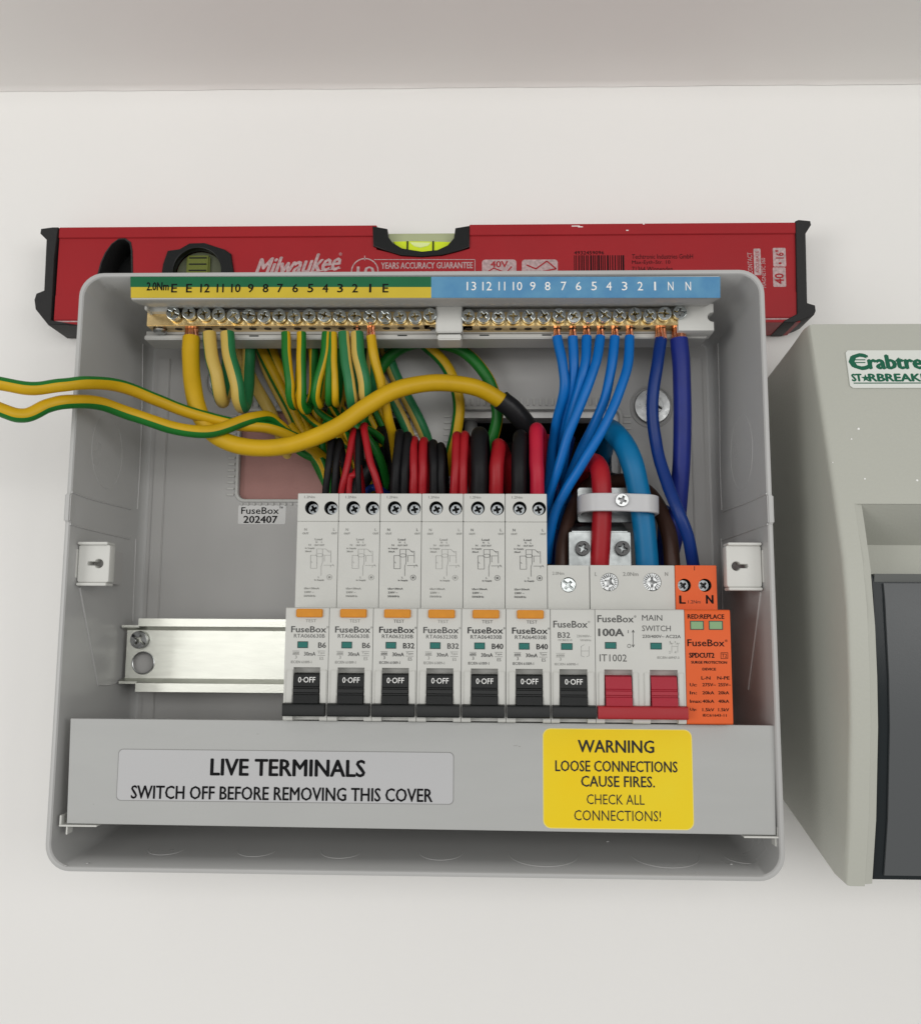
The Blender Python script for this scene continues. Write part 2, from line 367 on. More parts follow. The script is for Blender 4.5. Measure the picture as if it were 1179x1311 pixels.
# vertical corner pads, the raised frame behind the terminal bars
for x0, x1, z0, z1 in ((-137, -131, -110, 108), (131, 137, -110, 108)):
    mb = MB(); mb.box(x0, x1, z0, z1, 3.9, 5.0, bev=.4); part(mb, 'back_rib', 'boxback', enc)
def on_side(px, py, s):                        # pixel on the inner face of the left (-1) or right (+1) side wall
    for w in np.arange(4, 74, .25):
        X = at(px, py, w)[0]
        if s*X <= wallx(w)-.05: return (s*(wallx(w)-.05), at(px, py, w)[1], w)
    return (s*wallx(74), at(px, py, 74)[1], 74)
def on_bottom(px, py, s=-1):
    for w in np.arange(4, 74, .25):
        Z = at(px, py, w)[1]
        if s*Z <= wallz(w): return (at(px, py, w)[0], s*(wallz(w)-.05), w)
    return (at(px, py, 74)[0], s*wallz(74), 74)
def ridge(pts, name='wall_rib', r=.38, m='box'):
    mb = MB(); mb.sweep(crom(pts, 4) if len(pts) > 2 else pts, [r]*(4*(len(pts)-1)+1 if len(pts) > 2 else 2), 8); return part(mb, name, m, enc)
ridge([on_side(183, 440, -1), on_side(182, 520, -1), on_side(179, 600, -1), on_side(176, 652, -1)])
ridge([on_side(86, 630, -1), on_side(120, 640, -1), on_side(168, 652, -1)])
ridge([on_side(174, 690, -1), on_side(172, 740, -1), on_side(170, 795, -1)])
ridge([on_side(84, 671, -1), on_side(118, 679, -1), on_side(166, 690, -1)])
ridge([on_side(102, 752, -1), on_side(114, 815, -1), on_side(125, 876, -1)], r=.5)
ridge([on_side(126, 877, -1), on_side(140, 877, -1), on_side(152, 873, -1)], r=.4)
ridge([on_side(919, 440, 1), on_side(921, 520, 1), on_side(922, 600, 1), on_side(924, 653, 1)])
ridge([on_side(984, 632, 1), on_side(955, 644, 1), on_side(925, 655, 1)])
ridge([on_side(923, 690, 1), on_side(924, 705, 1), on_side(925, 780, 1)])
ridge([on_side(985, 671, 1), on_side(955, 681, 1), on_side(924, 692, 1)])
ridge([on_side(974, 758, 1), on_side(966, 820, 1), on_side(958, 883, 1)], r=.5)
for s in (-1, 1):                               # round knock-outs in the side walls
    pts = []
    for i in range(33):
        a = 2*math.pi*i/32; w = 44+15*math.cos(a); pts.append((s*(wallx(w)+.05), 52+17*math.sin(a), w))
    mb = MB(); mb.sweep(pts, [.16]*33, 6); part(mb, 'knockout', 'box', enc)
for px, rr in ((222, 7.5), (335, 8), (441, 8.5), (566, 9), (694, 14.5), (846, 14), (945, 8)):
    c = at(px, 1078, 44); pts = []
    for i in range(33):
        a = math.pi*(-.05+1.1*i/32); w = 52+rr*1.05*math.sin(a)
        pts.append((c[0]+rr*math.cos(a), -(wallz(w)-.02), w))
    mb = MB(); mb.sweep(pts, [.13]*33, 6); part(mb, 'knockout', 'box', enc)
# thicker pads in the rim where the lid hinges
for s in (-1, 1):
    mb = MB(); x = s*146.9
    mb.box(x-1.3, x+1.3, at(85, 668, 74)[1], at(85, 632, 74)[1], 66, 75.2, bev=.5)
    part(mb, 'hinge_pad', 'box', enc)
# white lid catches with a keyhole
def key(cx, cz, s):
    pts = []
    for i in range(20):
        a = math.radians(25+310*i/19)
        pts.append((cx+s*(1.9*math.cos(a)), cz+1.9*math.sin(a)))
    pts += [(cx+s*4.6, cz-.75), (cx+s*4.9, cz), (cx+s*4.6, cz+.75)]
    return pts
for s, bx in ((-1, (92, 697, 140, 746)), (1, (930, 698, 979, 752))):
    X0, X1, Z0, Z1 = box_at(ID, *bx, 66)
    if s < 0: X0 = max(X0, -145.0)
    else: X1 = min(X1, 145.0)
    mb = MB(); cx = (X0+X1)/2+(2.2 if s < 0 else -3.2)
    kp = key(cx, (Z0+Z1)/2, s)
    mb.curve([rrect(X0, X1, Z0, Z1, 1.1), kp if s*1 > 0 else kp], 60, 66, .45)
    c = part(mb, 'lid_catch', 'white', enc)
    mb = MB(); mb.box(X0+.3, X0+5, Z0+.7, Z1-.7, 30, 60.0) if s < 0 else mb.box(X1-5, X1-.3, Z0+.7, Z1-.7, 30, 60.0); part(mb, 'catch_post', 'boxback', enc)
    mb = MB(); mb.box(X0+.3, X1-.3, Z1-.2, Z1+.9, 60, 68.2, bev=.3); mb.box(X0+.3, X1-.3, Z0-1.3, Z0-.1, 60, 67.5, bev=.3)
    mb.box(*((X0-1.0, X0-.1) if s < 0 else (X1+.1, X1+1.0)), Z0+2, Z1-2, 58, 67.0, bev=.2)
    part(mb, 'catch_rim', 'white', enc)
# wall fixing screws with their washers
for px, py in ((835, 520), (290, 487)):
    c = at(px, py, 5.5); mb = MB(); mb.lathe([(8.8, 4.6), (9.0, 5.4), (8.6, 6.2), (3.2, 6.3)], c[0], c[1], 40)
    w_ = part(mb, 'washer', 'steel', enc); inst(SC_BIG, 'fixing_screw', enc, (c[0]+.8, c[1], 6.3), rot=.5)
    mb = MB(); pts = [(c[0]+10.5*math.cos(t), c[1]+10.5*math.sin(t), 4.1) for t in np.linspace(0, 2*math.pi, 41)]; mb.sweep(pts, [.5]*41, 8); part(mb, 'screw_boss', 'boxback', enc)
# date sticker on the back
X0, X1, Z0, Z1 = box_at(ID, 305, 647, 366, 671, 4)
mb = MB(); mb.curve([rrect(X0, X1, Z0, Z1, .8)], 4.0, 4.15); st = part(mb, 'date_sticker', 'wlabel', enc)
mb = MB(); mb.text('FuseBox', *box_at(ID, 309, 649.5, 357, 658, 4.2), 4.2, bold=.008); mb.text('™', *box_at(ID, 357.5, 648.5, 362, 651, 4.2), 4.2)
mb.text('202407', *box_at(ID, 312, 660.5, 355, 669.5, 4.2), 4.2, bold=.02); part(mb, 'lettering', 'ink', st)
ROOT_enc = enc
# moulding specks in the base
mb = MB()
for px, py in ((112, 1106), (84, 1111), (778, 1078), (936, 1107)):
    c = on_bottom(px, py); mb.lathe([(.7, 0), (.6, .3), (.2, .45)], 0, 0, 10); k = len(mb.v)-30
    for i in range(k, len(mb.v)): q = mb.v[i]; mb.v[i] = (c[0]+q[0], c[1]+q[2], c[2]+q[1])
part(mb, 'moulding_pip', 'box', enc)

# pink plasterboard behind the left opening
mb = MB(); mb.box(O1[0]-14, HX0+8, O1[2]-14, O1[3]+12, .3, .9)
solo(mb, 'plasterboard', 'pinkboard', 'dull pink plasterboard showing through the left opening in the back of the open fuse box', 'plasterboard', (-70, 55, .3))

# ------------------------------------------------------------------ DIN rail
rz0, rz1 = at(200, 886, 27)[1], at(200, 792, 27)[1]
rail = thing('mounting_rail', 'bare shiny metal top-hat rail running behind the row of breakers', 'metal rail', (-141, (rz0+rz1)/2, 19))
xa, xb = -141.3, 136
kc = at(183, 849, 20)
mb = MB(); mb.curve([[(xa+1, rz0+5.2), (xb, rz0+5.2), (xb, rz1-5.2), (xa+1, rz1-5.2)], circ(kc[0], kc[1], 5.0, 32)], 18.6, 19.6, .1); part(mb, 'rail_web', 'rail', rail)
for zi, zo in ((rz1-3.6, rz1), (rz0+3.9, rz0)):
    s = 1 if zo > zi else -1
    mb = MB(); mb.prismx([(18.65, zi-s*.9), (26, zi+s*.9), (26, zo), (27, zo), (27, zi), (19.65, zi-s*1.9), (18.65, zi-s*1.9)], xa+(9 if s > 0 else 9), xb); mb.prismx([(18.65, zi-s*.9), (24, zi+s*.5), (24, zi-s*.6), (19.65, zi-s*1.9), (18.65, zi-s*1.9)], xa, xa+9); part(mb, 'rail_flange', 'rail', rail)
mb = MB(); pts = [(kc[0]+5.1*math.cos(t), kc[1]+5.1*math.sin(t), 19.7) for t in np.linspace(0, 2*math.pi, 41)]; mb.sweep(pts, [.4]*41, 6); part(mb, 'hole_edge', 'steel', rail)
mb = MB(); mb.lathe([(7.5, 4), (7.2, 16.0)], kc[0], kc[1], 32); part(mb, 'hole_backing', 'boxback', enc)  # added disc close behind the rail hole so its inside looks lit
s_ = at(178, 819, 22); inst(SC_BIG, 'rail_screw', rail, (s_[0], s_[1], 20.3), rot=.6, tilt=.08)

# ------------------------------------------------------------------ breakers
NT, NB, ST = -19.4, -64.9, 30.3
DX = -52.2; PW = 18.0; GAP = .22
C7 = crop(340, 760, 3.468); C8 = crop(380, 620, 6.55); C9 = crop(640, 700, 3.684)
def body(x0, width, st, root, m='dev', wells=(), tog=True, name='housing', wellr=2.95, nose=78., nb=NB):
    a, b = x0+GAP/2, x0+width-GAP/2
    mb = MB()
    # shoulder with terminal wells
    g = 18.0 if st > 20 else None
    holes = [circ(x, z, wellr, 28) for x, z in wells]
    if g:
        mb.curve([rrect(a, b, g+.15, st, .3, 2)]+holes, 52, 61, .15); mb.curve([[(a, NT), (b, NT), (b, g-.1), (a, g-.1)]], 52, 60.9, .1)
        mb.box(a+.1, b-.1, g-.2, g+.25, 52, 60.4)
    else:
        mb.curve([rrect(a, b, NT, st, .3, 2)]+holes, 52, 61, .15)
    mb.box(a, b, -84, st, 27.5, 52.02)
    mb.box(a, b, -84, nb+.3, 52, 60.5, bev=.3)
    h = part(mb, name, m, root)
    for x, z in wells:
        t = MB(); t.lathe([(wellr-.02, 60.75), (wellr-.02, 52.1)], x, z, 28); t.f = t.f[:-2]; t.m = t.m[:-2]
        t.lathe([(wellr-.05, 52.05), (wellr-.05, 52.2)], x, z, 28)
        part(t, 'terminal_well', 'well', root)
    return h
def nose_mesh(x0, width, slots, m, root, nose=78., zt=NT, zb=NB):
    """front block; slots: list of (xa, xb) toggle slots starting at SZ and running to the bottom"""
    a, b = x0+GAP/2, x0+width-GAP/2; SZ = -43.6
    mb = MB()
    top = [(56, zt), (nose-.9, zt), (nose-.3, zt-.3), (nose, zt-.9), (nose, SZ), (56, SZ)]
    mb.prismx(top, a, b)
    full = [(56, SZ), (nose, SZ), (nose, zb+.6), (nose-.6, zb), (56, zb)]
    cuts = sorted(slots); xs = a
    for k, (p, q) in enumerate(cuts):
        mb.prismx(full, xs, p); 
        mb.prismx([(56, SZ), (nose-3.0, SZ), (nose-4.8, SZ-2.2), (nose-4.8, zb), (56, zb)], p, q)
        xs = q
    mb.prismx(full, xs, b)
    return part(mb, 'front_block', m, root)
def toggle(parent, xa, xb, m, nose=78., text='0·OFF', name='toggle'):
    mb = MB(); z = -45.9
    mb.prismx([(70, z), (nose-1.5, z), (nose-.2, z-.6), (nose+.8, -51.2), (nose+.4, -51.5), (nose+.4, -52.0), (nose+1.0, -52.2), (nose+1.1, -53.6), (nose+.5, -53.9), (nose+.6, -54.4), (nose+1.3, -54.6),
               (nose+2.2, -58.3), (70, -58.3)], xa, xb)
    t = part(mb, name, m, parent)
    if text:
        tb = MB(); W = xb-xa
        def fx(x, zz, w): return (x, zz, w)
        tb.text(text, xa+W*.17, xa+W*.85, -49.7, -47.5, 0, bold=.004, th=.05)
        for i, q in enumerate(tb.v): tb.v[i] = (q[0], q[1], q[2]+nose-.18+(-46.5-q[1])/4.7*1.0+.03)
        part(tb, 'lettering', 'whiteink', t)
    return t
def bar(parent, xa, xb, m, nose=78.):
    mb = MB(); mb.prismx([(nose-3, -57.8), (nose+2.9, -57.8), (nose+3.6, -58.1), (nose+3.8, -58.6), (nose+3.8, -62.3), (nose+3.2, -62.9), (nose-1, -62.9)], xa, xb)
    return part(mb, 'toggle_bar', m, parent)
def window(parent, bx, w=78., m='teal', name='indicator_window'):
    mb = MB(); X0, X1, Z0, Z1 = bx
    mb.curve([[(X0, Z0), (X1, Z0), (X1, Z1), (X0, Z1)], [(X0+.3, Z0+.3), (X1-.3, Z0+.3), (X1-.3, Z1-.3), (X0+.3, Z1-.3)]], w-.1, w+.15, 0, 1)
    mb.box(X0+.3, X1-.3, Z0+.3, Z1-.3, w-.1, w+.06, 0)
    return part(mb, name, [m, 'tealedge'], parent)

X3 = DX+2*PW                                    # the third breaker carries the measurements
def loc7(*b): return box_at(C7, *b, 78.06)
def loc8(*b): return box_at(C8, *b, 61.0)
rc_labels = [
 ('leftmost tall grey breaker with switched-off black toggle marked B6, beside the bare rail', 'RTA060630B', 'B6', .5),
 ('second tall breaker from the left, also marked B6, between two tall breakers', 'RTA060630B', 'B6', .35),
 ('third tall breaker from the left, marked B32 with crisp printed circuit diagram', 'RTA063230B', 'B32', 1.),
 ('fourth tall breaker from the left, marked B32 with faint circuit diagram and pinkish smudge', 'RTA063230B', 'B32', .5),
 ('fifth tall breaker from the left, marked B40 with darkest printed circuit diagram', 'RTA064030B', 'B40', 1.2),
 ('sixth tall breaker, marked B40, right next to the short single breaker', 'RTA064030B', 'B40', 1.)]
GRP = 'tall breakers with amber test buttons'
L0 = (DX, -40, 27.5)
first = thing('circuit_breaker', rc_labels[0][0], 'circuit breaker', L0, GRP)
w1 = box_at(C8, 763, 140, 877, 256, 61); w2 = box_at(C8, 923, 145, 1040, 256, 61)
sh = -2*PW
wells = [((w1[0]+w1[1])/2+sh, (w1[2]+w1[3])/2), ((w2[0]+w2[1])/2+sh, (w2[2]+w2[3])/2)]
body(DX, PW, ST, first, wells=wells)
tb_ = box_at(C7, 520, 350, 632, 400, 78); ta, tb2 = tb_[0]+sh, tb_[1]+sh
nose_mesh(DX, PW, [(ta-.35, tb2+.35)], 'dev', first)
toggle(first, ta, tb2, 'black'); bar(first, DX+.5, DX+PW-.6, 'black')
# raised cheeks beside the toggle
for xx in (ta-3.2, tb2+.35):
    mb = MB(); mb.box(xx, xx+2.85, -58.0, -44.6, 77.5, 78.7, bev=.35); part(mb, 'cheek', 'dev', first)
bx = loc7(533, 215, 580, 245); window(first, (bx[0]+sh, bx[1]+sh, bx[2], bx[3]))
bx = loc7(527, 70, 645, 108); mb = MB(); mb.box(bx[0]+sh, bx[1]+sh, bx[2], bx[3], 77, 79.2, bev=.35); part(mb, 'test_button', 'button', first)
for x, z in wells: inst(SC_DARK, 'terminal_screw', first, (x, z, 55.4), rot=random.uniform(0, 1.5))
rcbos = [first]
def children(o): return [c for c in bpy.data.objects if c.parent == o]
def copy_tree(o, parent=None):
    c = o.copy(); col.objects.link(c); c.parent = parent; ROOT[c.name] = ROOT[o.name]
    for ch in children(o): copy_tree(ch, c)
    return c
for i in range(1, 6):
    c = copy_tree(first); L = (DX+i*PW, -40, 27.5); c.location = loc(L); ROOT[c.name] = L
    c['label'] = rc_labels[i][0]; rcbos.append(c)
for i, c in enumerate(rcbos):
    d = sh+i*PW; L = ROOT[c.name]; dark = rc_labels[i][3]
    ink1 = 'darkink' if dark >= 1 else 'greyink'; ink2 = {1.2: 'greyink', 1.: 'greyink', .5: 'paleink', .35: 'paleink'}[dark]
    mb = MB(); w = 78.02
    def T(t, x0, y0, x1, y1, m=0, bold=0.0, th=.05):
        b = loc7(x0, y0, x1, y1); mb.text(t, b[0]+d, b[1]+d, b[2], b[3], w, m, bold, th)
    T('TEST', 568, 116, 616, 130, 1); T('FuseBox', 505, 148, 660, 175, 0, .018); T('®', 662, 147, 671, 157, 1)
    T(rc_labels[i][1], 517, 182, 655, 199, 0, .0)
    T(rc_labels[i][2], 626 if rc_labels[i][2] == 'B6' else 611, 220, 660, 244, 0, .02)
    T('6000', 513, 262, 540, 272, 1, .02); T('3', 523, 278, 531, 292, 1); T('30mA', 563, 262, 614, 279, 0, .012); T('Type', 625, 262, 655, 273, 1); T('ES', 633, 284, 650, 298, 1); T('IEC/EN 61009-1', 505, 301, 597, 313, 1, .01)
    for x0, y0, x1, y1 in ((511, 258, 542, 258), (511, 274, 542, 274), (623, 258, 657, 258), (623, 278, 657, 278)):
        a, b = loc7(x0, y0, x1, y0+.1), 0; mb.line((a[0]+d, a[2]), (a[1]+d, a[2]), .1, w)
    part(mb, 'front_print', [ink1, 'greyink' if dark >= 1 else 'paleink'], c)
    mb = MB(); w = 61.0
    def T8(t, x0, y0, x1, y1, m=0, bold=0., th=.05):
        b = loc8(x0, y0, x1, y1); mb.text(t, b[0]+d, b[1]+d, b[2], b[3], w, m, bold, th)
    T8('1.2Nm', 757, 97, 845, 118, 1, .02)
    T8('N', 760, 370, 780, 392, 0); T8('OUT', 745, 406, 795, 422, 1, .02); T8('L', 1003, 370, 1018, 392, 0); T8('OUT', 988, 406, 1035, 422, 1, .02)
    T8('Load', 850, 455, 910, 472, 0, .02); T8('N', 857, 480, 870, 495); T8('L', 903, 480, 914, 495); T8('OUT OUT', 846, 506, 928, 520, 0, .01)
    T8('N', 797, 503, 815, 519); T8('In Supply', 768, 532, 848, 548, 0, .01); T8('30mA', 768, 558, 822, 572, 0, .01)
    T8('L', 880, 775, 892, 790); T8('In Supply', 850, 800, 930, 816, 0, .02); T8('IΔn=30mA', 765, 868, 890, 884, 0, .02); T8('230V ~', 765, 900, 845, 916, 0, .02); T8('50/60Hz', 762, 932, 860, 948, 0, .02)
    segs = [(865, 545, 865, 585), (865, 545, 940, 545), (915, 545, 915, 620), (815, 598, 865, 598), (815, 598, 815, 708), (815, 708, 868, 708), (868, 600, 868, 708), (915, 620, 915, 660), (915, 660, 905, 690), (905, 690, 905, 770),
            (940, 545, 960, 562), (960, 562, 985, 562), (985, 562, 985, 660), (930, 598, 980, 598), (930, 600, 930, 650), (925, 682, 1010, 682), (985, 682, 985, 700), (955, 560, 975, 575), (1000, 672, 1012, 692), (820, 650, 830, 662)]
    th_ = .16 if dark >= 1 else .11
    for x0, y0, x1, y1 in segs:
        p = at(*C8(x0, y0), 61.); q = at(*C8(x1, y1), 61.); mb.line((p[0]+d, p[1]), (q[0]+d, q[1]), th_, w, .05)
    for cx, cy, rx, ry in ((890, 597, 30, 14), (975, 783, 22, 22)):
        pr = None
        for k in range(17):
            a = 2*math.pi*k/16; p = at(*C8(cx+rx*math.cos(a), cy+ry*math.sin(a)), 61.)
            if pr: mb.line((pr[0]+d, pr[1]), (p[0]+d, p[1]), th_, w, .05)
            pr = p
    for k in range(3):
        a = math.pi*k/3+.3; p = at(*C8(975-12*math.cos(a), 783-12*math.sin(a)), 61.); q = at(*C8(975+12*math.cos(a), 783+12*math.sin(a)), 61.); mb.line((p[0]+d, p[1]), (q[0]+d, q[1]), .2, w, .05)
    part(mb, 'circuit_diagram_print', [ink2, 'paleink'], c)

# short single breaker
XM = DX+6*PW
mcb = thing('circuit_breaker', 'short grey breaker marked B32, between the tall breakers and the red main switch', 'circuit breaker', (XM, -40, 27.5))
q = box_at(C9, 285, 142, 361, 218, 61); sc = ((q[0]+q[1])/2, (q[2]+q[3])/2)
body(XM, PW-.1, -.5, mcb, wells=[sc], wellr=3.2)
q = box_at(C9, 285, 600, 408, 640, 78); nose_mesh(XM, PW, [(q[0]-.35, q[1]+.35)], 'dev', mcb); toggle(mcb, q[0], q[1], 'black'); bar(mcb, XM+.5, XM+PW-.3, 'black')
for xx in (q[0]-3.1, q[1]+.35):
    mb = MB(); mb.box(xx, xx+2.75, -58.0, -44.6, 77.5, 78.7, bev=.35); part(mb, 'cheek', 'dev', mcb)
window(mcb, box_at(C9, 288, 455, 342, 487, 78.06)); inst(SC_MCB, 'terminal_screw', mcb, (*sc, 59.2), rot=.7, tilt=.06)
mb = MB()
def T9(t, x0, y0, x1, y1, m=0, bold=0., th=.05, w=78.02): mb.text(t, *box_at(C9, x0, y0, x1, y1, w), w, m, bold, th)
def L9(x0, y0, x1, y1, t=.13, w=78.02, m=1): p, q = at(*C9(x0, y0), w), at(*C9(x1, y1), w); mb.line(p[:2], q[:2], t, w, .05, m)
T9('FuseBox', 252, 350, 412, 382, 0, .012); T9('®', 414, 350, 425, 360, 1); T9('B32', 273, 404, 330, 430, 0, .012); T9('MCBB3210', 275, 436, 340, 446, 1); T9('230/400V~', 362, 416, 430, 428, 1); T9('50/60Hz', 378, 436, 430, 446, 1)
T9('6000', 266, 508, 304, 518, 1, .02); T9('3', 280, 524, 290, 538, 1); T9('IEC/EN 60898-1', 258, 549, 367, 560, 1, .01)
for s in ((383, 470, 383, 515), (383, 470, 398, 462), (420, 470, 420, 515), (383, 492, 420, 492), (383, 515, 398, 520), (420, 515, 408, 520), (264, 503, 306, 503), (264, 521, 306, 521)): L9(*s)
T9('2.0Nm', 247, 118, 302, 133, 1, .01, .05, 61.0)
part(mb, 'front_print', ['greyink', 'paleink'], mcb)

# main switch
XS = DX+7*PW
msw = thing('main_switch', 'double-width 100A main switch with two red toggles joined by one red bar', 'main switch', (XS, -40, 27.5))
scs = []
for cx in (516, 718): q = box_at(C9, cx-45, 122, cx+45, 212, 61); scs.append(((q[0]+q[1])/2, (q[2]+q[3])/2))
body(XS, 2*PW, -.4, msw, wells=scs, wellr=3.85)
tgs = [box_at(C9, 497, 600, 620, 640, 78), box_at(C9, 712, 600, 834, 640, 78)]
nose_mesh(XS, 2*PW, [(q[0]-.4, q[1]+.4) for q in tgs], 'dev', msw)
for q in tgs: toggle(msw, q[0], q[1], 'redtog', text=None)
bar(msw, XS+.4, XS+2*PW-.1, 'redbar')
for q in tgs:
    for xx in (q[0]-2.9, q[1]+.4):
        mb = MB(); mb.box(xx, xx+2.4, -58.0, -44.6, 77.5, 78.6, bev=.35); part(mb, 'cheek', 'dev', msw)
for s in scs: inst(SC_MAIN, 'terminal_screw', msw, (*s, 59.3), rot=random.uniform(0, 1), tilt=random.uniform(-.05, .06))
window(msw, box_at(C9, 495, 450, 549, 482, 78.06)); window(msw, box_at(C9, 709, 453, 763, 485, 78.06))
mb = MB()
T9('FuseBox', 460, 324, 630, 357, 0, .012); T9('®', 632, 324, 643, 335, 0); T9('100A', 465, 387, 583, 422, 0, .03); T9('I', 603, 393, 606, 408); T9('O', 600, 459, 618, 478, 0); T9('IT1002', 470, 508, 598, 542)
T9('MAIN', 670, 322, 765, 349); T9('SWITCH', 670, 372, 805, 399); T9('230/400V~ AC22A', 672, 416, 852, 431, 0, .01); T9('IEC/EN 60947-3', 742, 518, 845, 529, 1, .01)
L9(628, 395, 628, 472, .22, m=0); L9(628, 393, 622, 405, .22, m=0); L9(628, 393, 634, 405, .22, m=0); L9(628, 474, 622, 462, .22, m=0); L9(628, 474, 634, 462, .22, m=0)
for s in ((810, 470, 810, 500), (838, 470, 838, 500), (810, 470, 840, 470), (806, 452, 812, 466), (834, 452, 842, 466), (798, 460, 818, 455), (828, 460, 848, 455)): L9(*s, t=.14)
T9('1', 800, 445, 804, 455, 1); T9('2', 797, 492, 804, 504, 1); T9('4', 823, 492, 831, 504, 1); T9('3', 822, 445, 828, 455, 1)
T9('2.0Nm', 580, 120, 652, 138, 1, .02, .05, 61.); T9('L', 448, 120, 456, 138, 1, .02, .05, 61.); T9('N', 778, 120, 792, 138, 1, .02, .05, 61.)
part(mb, 'front_print', ['greyink', 'paleink'], msw)

# surge protector
XP = DX+9*PW
spd = thing('surge_protector', 'bright orange surge protection module with two pale green windows, ending the row', 'surge protector', (XP, -40, 27.5))
scs = []
for cx in (870, 967): q = box_at(C9, cx-32, 150, cx+32, 214, 61); scs.append(((q[0]+q[1])/2, (q[2]+q[3])/2))
body(XP, PW-.3, -.3, spd, 'orange', wells=scs, wellr=2.75)
nose_mesh(XP, PW+.4, [], 'orange', spd)
for s in scs: inst(SC_DARK, 'terminal_screw', spd, (s[0]-.2, s[1], 57.5), rot=random.uniform(0, 1))
for q in ((897, 350, 961, 392), (985, 350, 1051, 392)): window(spd, box_at(C9, *q, 78.06), m='greenwin')
mb = MB()
T9('RED:REPLACE', 885, 319, 1057, 340, 0, .02); T9('FuseBox', 884, 438, 1058, 470, 0, .012); T9('®', 1061, 438, 1073, 450); T9('SPDCUT2', 893, 501, 1010, 524, 0, .03); T9('T2', 1046, 505, 1070, 523)
for s in ((1042, 500, 1074, 500), (1042, 528, 1074, 528), (1042, 500, 1042, 528), (1074, 500, 1074, 528)): L9(*s, t=.18, m=0)
T9('SURGE PROTECTION', 902, 540, 1070, 552, 0, .03); T9('DEVICE', 955, 572, 1018, 584, 0, .03); T9('L-N', 950, 612, 992, 627, 0, .02); T9('N-PE', 1025, 612, 1082, 627, 0, .02)
for y, a, b, c in ((644, 'Uc:', '275V~', '255V~'), (682, 'In:', '20kA', '20kA'), (722, 'Imax:', '40kA', '40kA'), (762, 'Up:', '1.5kV', '1.5kV')):
    T9(a, 896, y, 951 if a == 'Imax:' else 928, y+15, 0, .02); T9(b, 955, y, 1010 if 'V~' not in b else 1018, y+15, 0, .02); T9(c, 1030, y, 1080 if 'V~' not in c else 1088, y+15, 0, .02)
T9('IEC61643-11', 957, 790, 1068, 802, 0, .02)
part(mb, 'front_print', ['ink', 'darkink'], spd); mb = MB()
T9('L', 847, 231, 874, 268, 0, .03, .05, 61.); T9('N', 973, 229, 1005, 268, 0, .03, .05, 61.); T9('1.2Nm', 887, 252, 946, 268, 1, .0, .05, 61.)
L9(917, 92, 917, 112, .25, 61., 0)
part(mb, 'terminal_print', ['ink', 'darkink'], spd)

# ------------------------------------------------------------------ terminal cover
cov = thing('terminal_cover', 'smooth grey cover strip along the open fuse box bottom, carrying a yellow warning sticker', 'cover', (0, -86, 72))
mb = MB()
A, Bq = at(90, 920, 72), at(992, 929, 72); Cq, Dq = at(85, 1055, 72), at(993.5, 1070, 72)
out = [(A[0], A[1]), (Cq[0]+.0, Cq[1]), (Dq[0], Dq[1]), (Bq[0], Bq[1])]
mb.curve([out], 70.4, 72, .45)
mb.prismx([(20, -107.2), (70.5, Cq[1]+1.2), (70.5, Cq[1]+2.6), (20, -105.8)], A[0]+2, Bq[0]-2)
part(mb, 'cover_plate', 'cover', cov)
for s, X, z in ((-1, Cq[0], Cq[1]), (1, Dq[0], Dq[1])):
    mb = MB(); mb.box(X+(-2.6 if s < 0 else -13), X+(13 if s < 0 else 1.2), z-.9, z-.25, 62, 73.2, bev=.2)
    mb.box(X+(-2.8 if s < 0 else .4), X+(-2.0 if s < 0 else 1.2), z-.9, z+3.4, 62, 72.4, bev=.2); mb.box(X+s*.2-.35, X+s*.2+.35, z-4.5, z-1, 66, 71, bev=.15)
    part(mb, 'end_clip', 'white', cov)
mb = MB()
for px, py, l, h in ((660, 955, 5, .8), (665, 956, 2, 1.2), (850, 1057, 1.2, 1.0), (330, 940, 3, .5), (120, 1030, 2, .5)):
    c = at(px, py, 72); mb.box(c[0]-l*.17, c[0]+l*.17, c[1]-h*.12, c[1]+h*.12, 72, 72.02)
part(mb, 'scuff_mark', 'paleink', cov)
def sticker(bx, r, w, m, edge=None, name='sticker', curve=None):
    X0, X1, Z0, Z1 = bx; mb = MB(); mb.curve([rrect(X0, X1, Z0, Z1, r)], w, w+.12, 0)
    if edge: mb.curve([rrect(X0-.3, X1+.3, Z0-.3, Z1+.3, r+.1), rrect(X0, X1, Z0, Z1, r)], w, w+.10, 0, 1)
    return part(mb, name, [m, edge] if edge else m, cov)
st = sticker(box_at(ID, 151, 962, 580, 1027, 72), 1.8, 72.0, 'clearlabel', 'stickeredge', 'live_terminals_sticker')
mb = MB()
def skew(k, xc): return lambda x, z, w: (x, z+k*(x-xc), w)
mb.text('LIVE TERMINALS', *box_at(ID, 270, 972.5, 467, 994, 72.15), 72.15, bold=.022, th=.04)
mb.text('SWITCH OFF BEFORE REMOVING THIS COVER', *box_at(ID, 168, 1008, 553.5, 1025, 72.15), 72.15, bold=.014, th=.04)
part(mb, 'lettering', 'ink', st)
st = sticker(box_at(ID, 696, 934.5, 886, 1061, 72), 3.0, 72.0, 'ylabel', 'ylabeledge', 'warning_sticker')
mb = MB()
for t, bx, bo in (('WARNING', (740, 948, 837, 964), .016), ('LOOSE CONNECTIONS', (711, 974.5, 867, 988.5), .012), ('CAUSE FIRES.', (744, 994, 838, 1008), .012), ('CHECK ALL', (751, 1017.5, 825, 1030.5), .0), ('CONNECTIONS!', (735, 1038, 846, 1051.5), .0)):
    mb.text(t, *box_at(ID, *bx, 72.15), 72.15, bold=bo, th=.04)
part(mb, 'lettering', 'darkink', st)

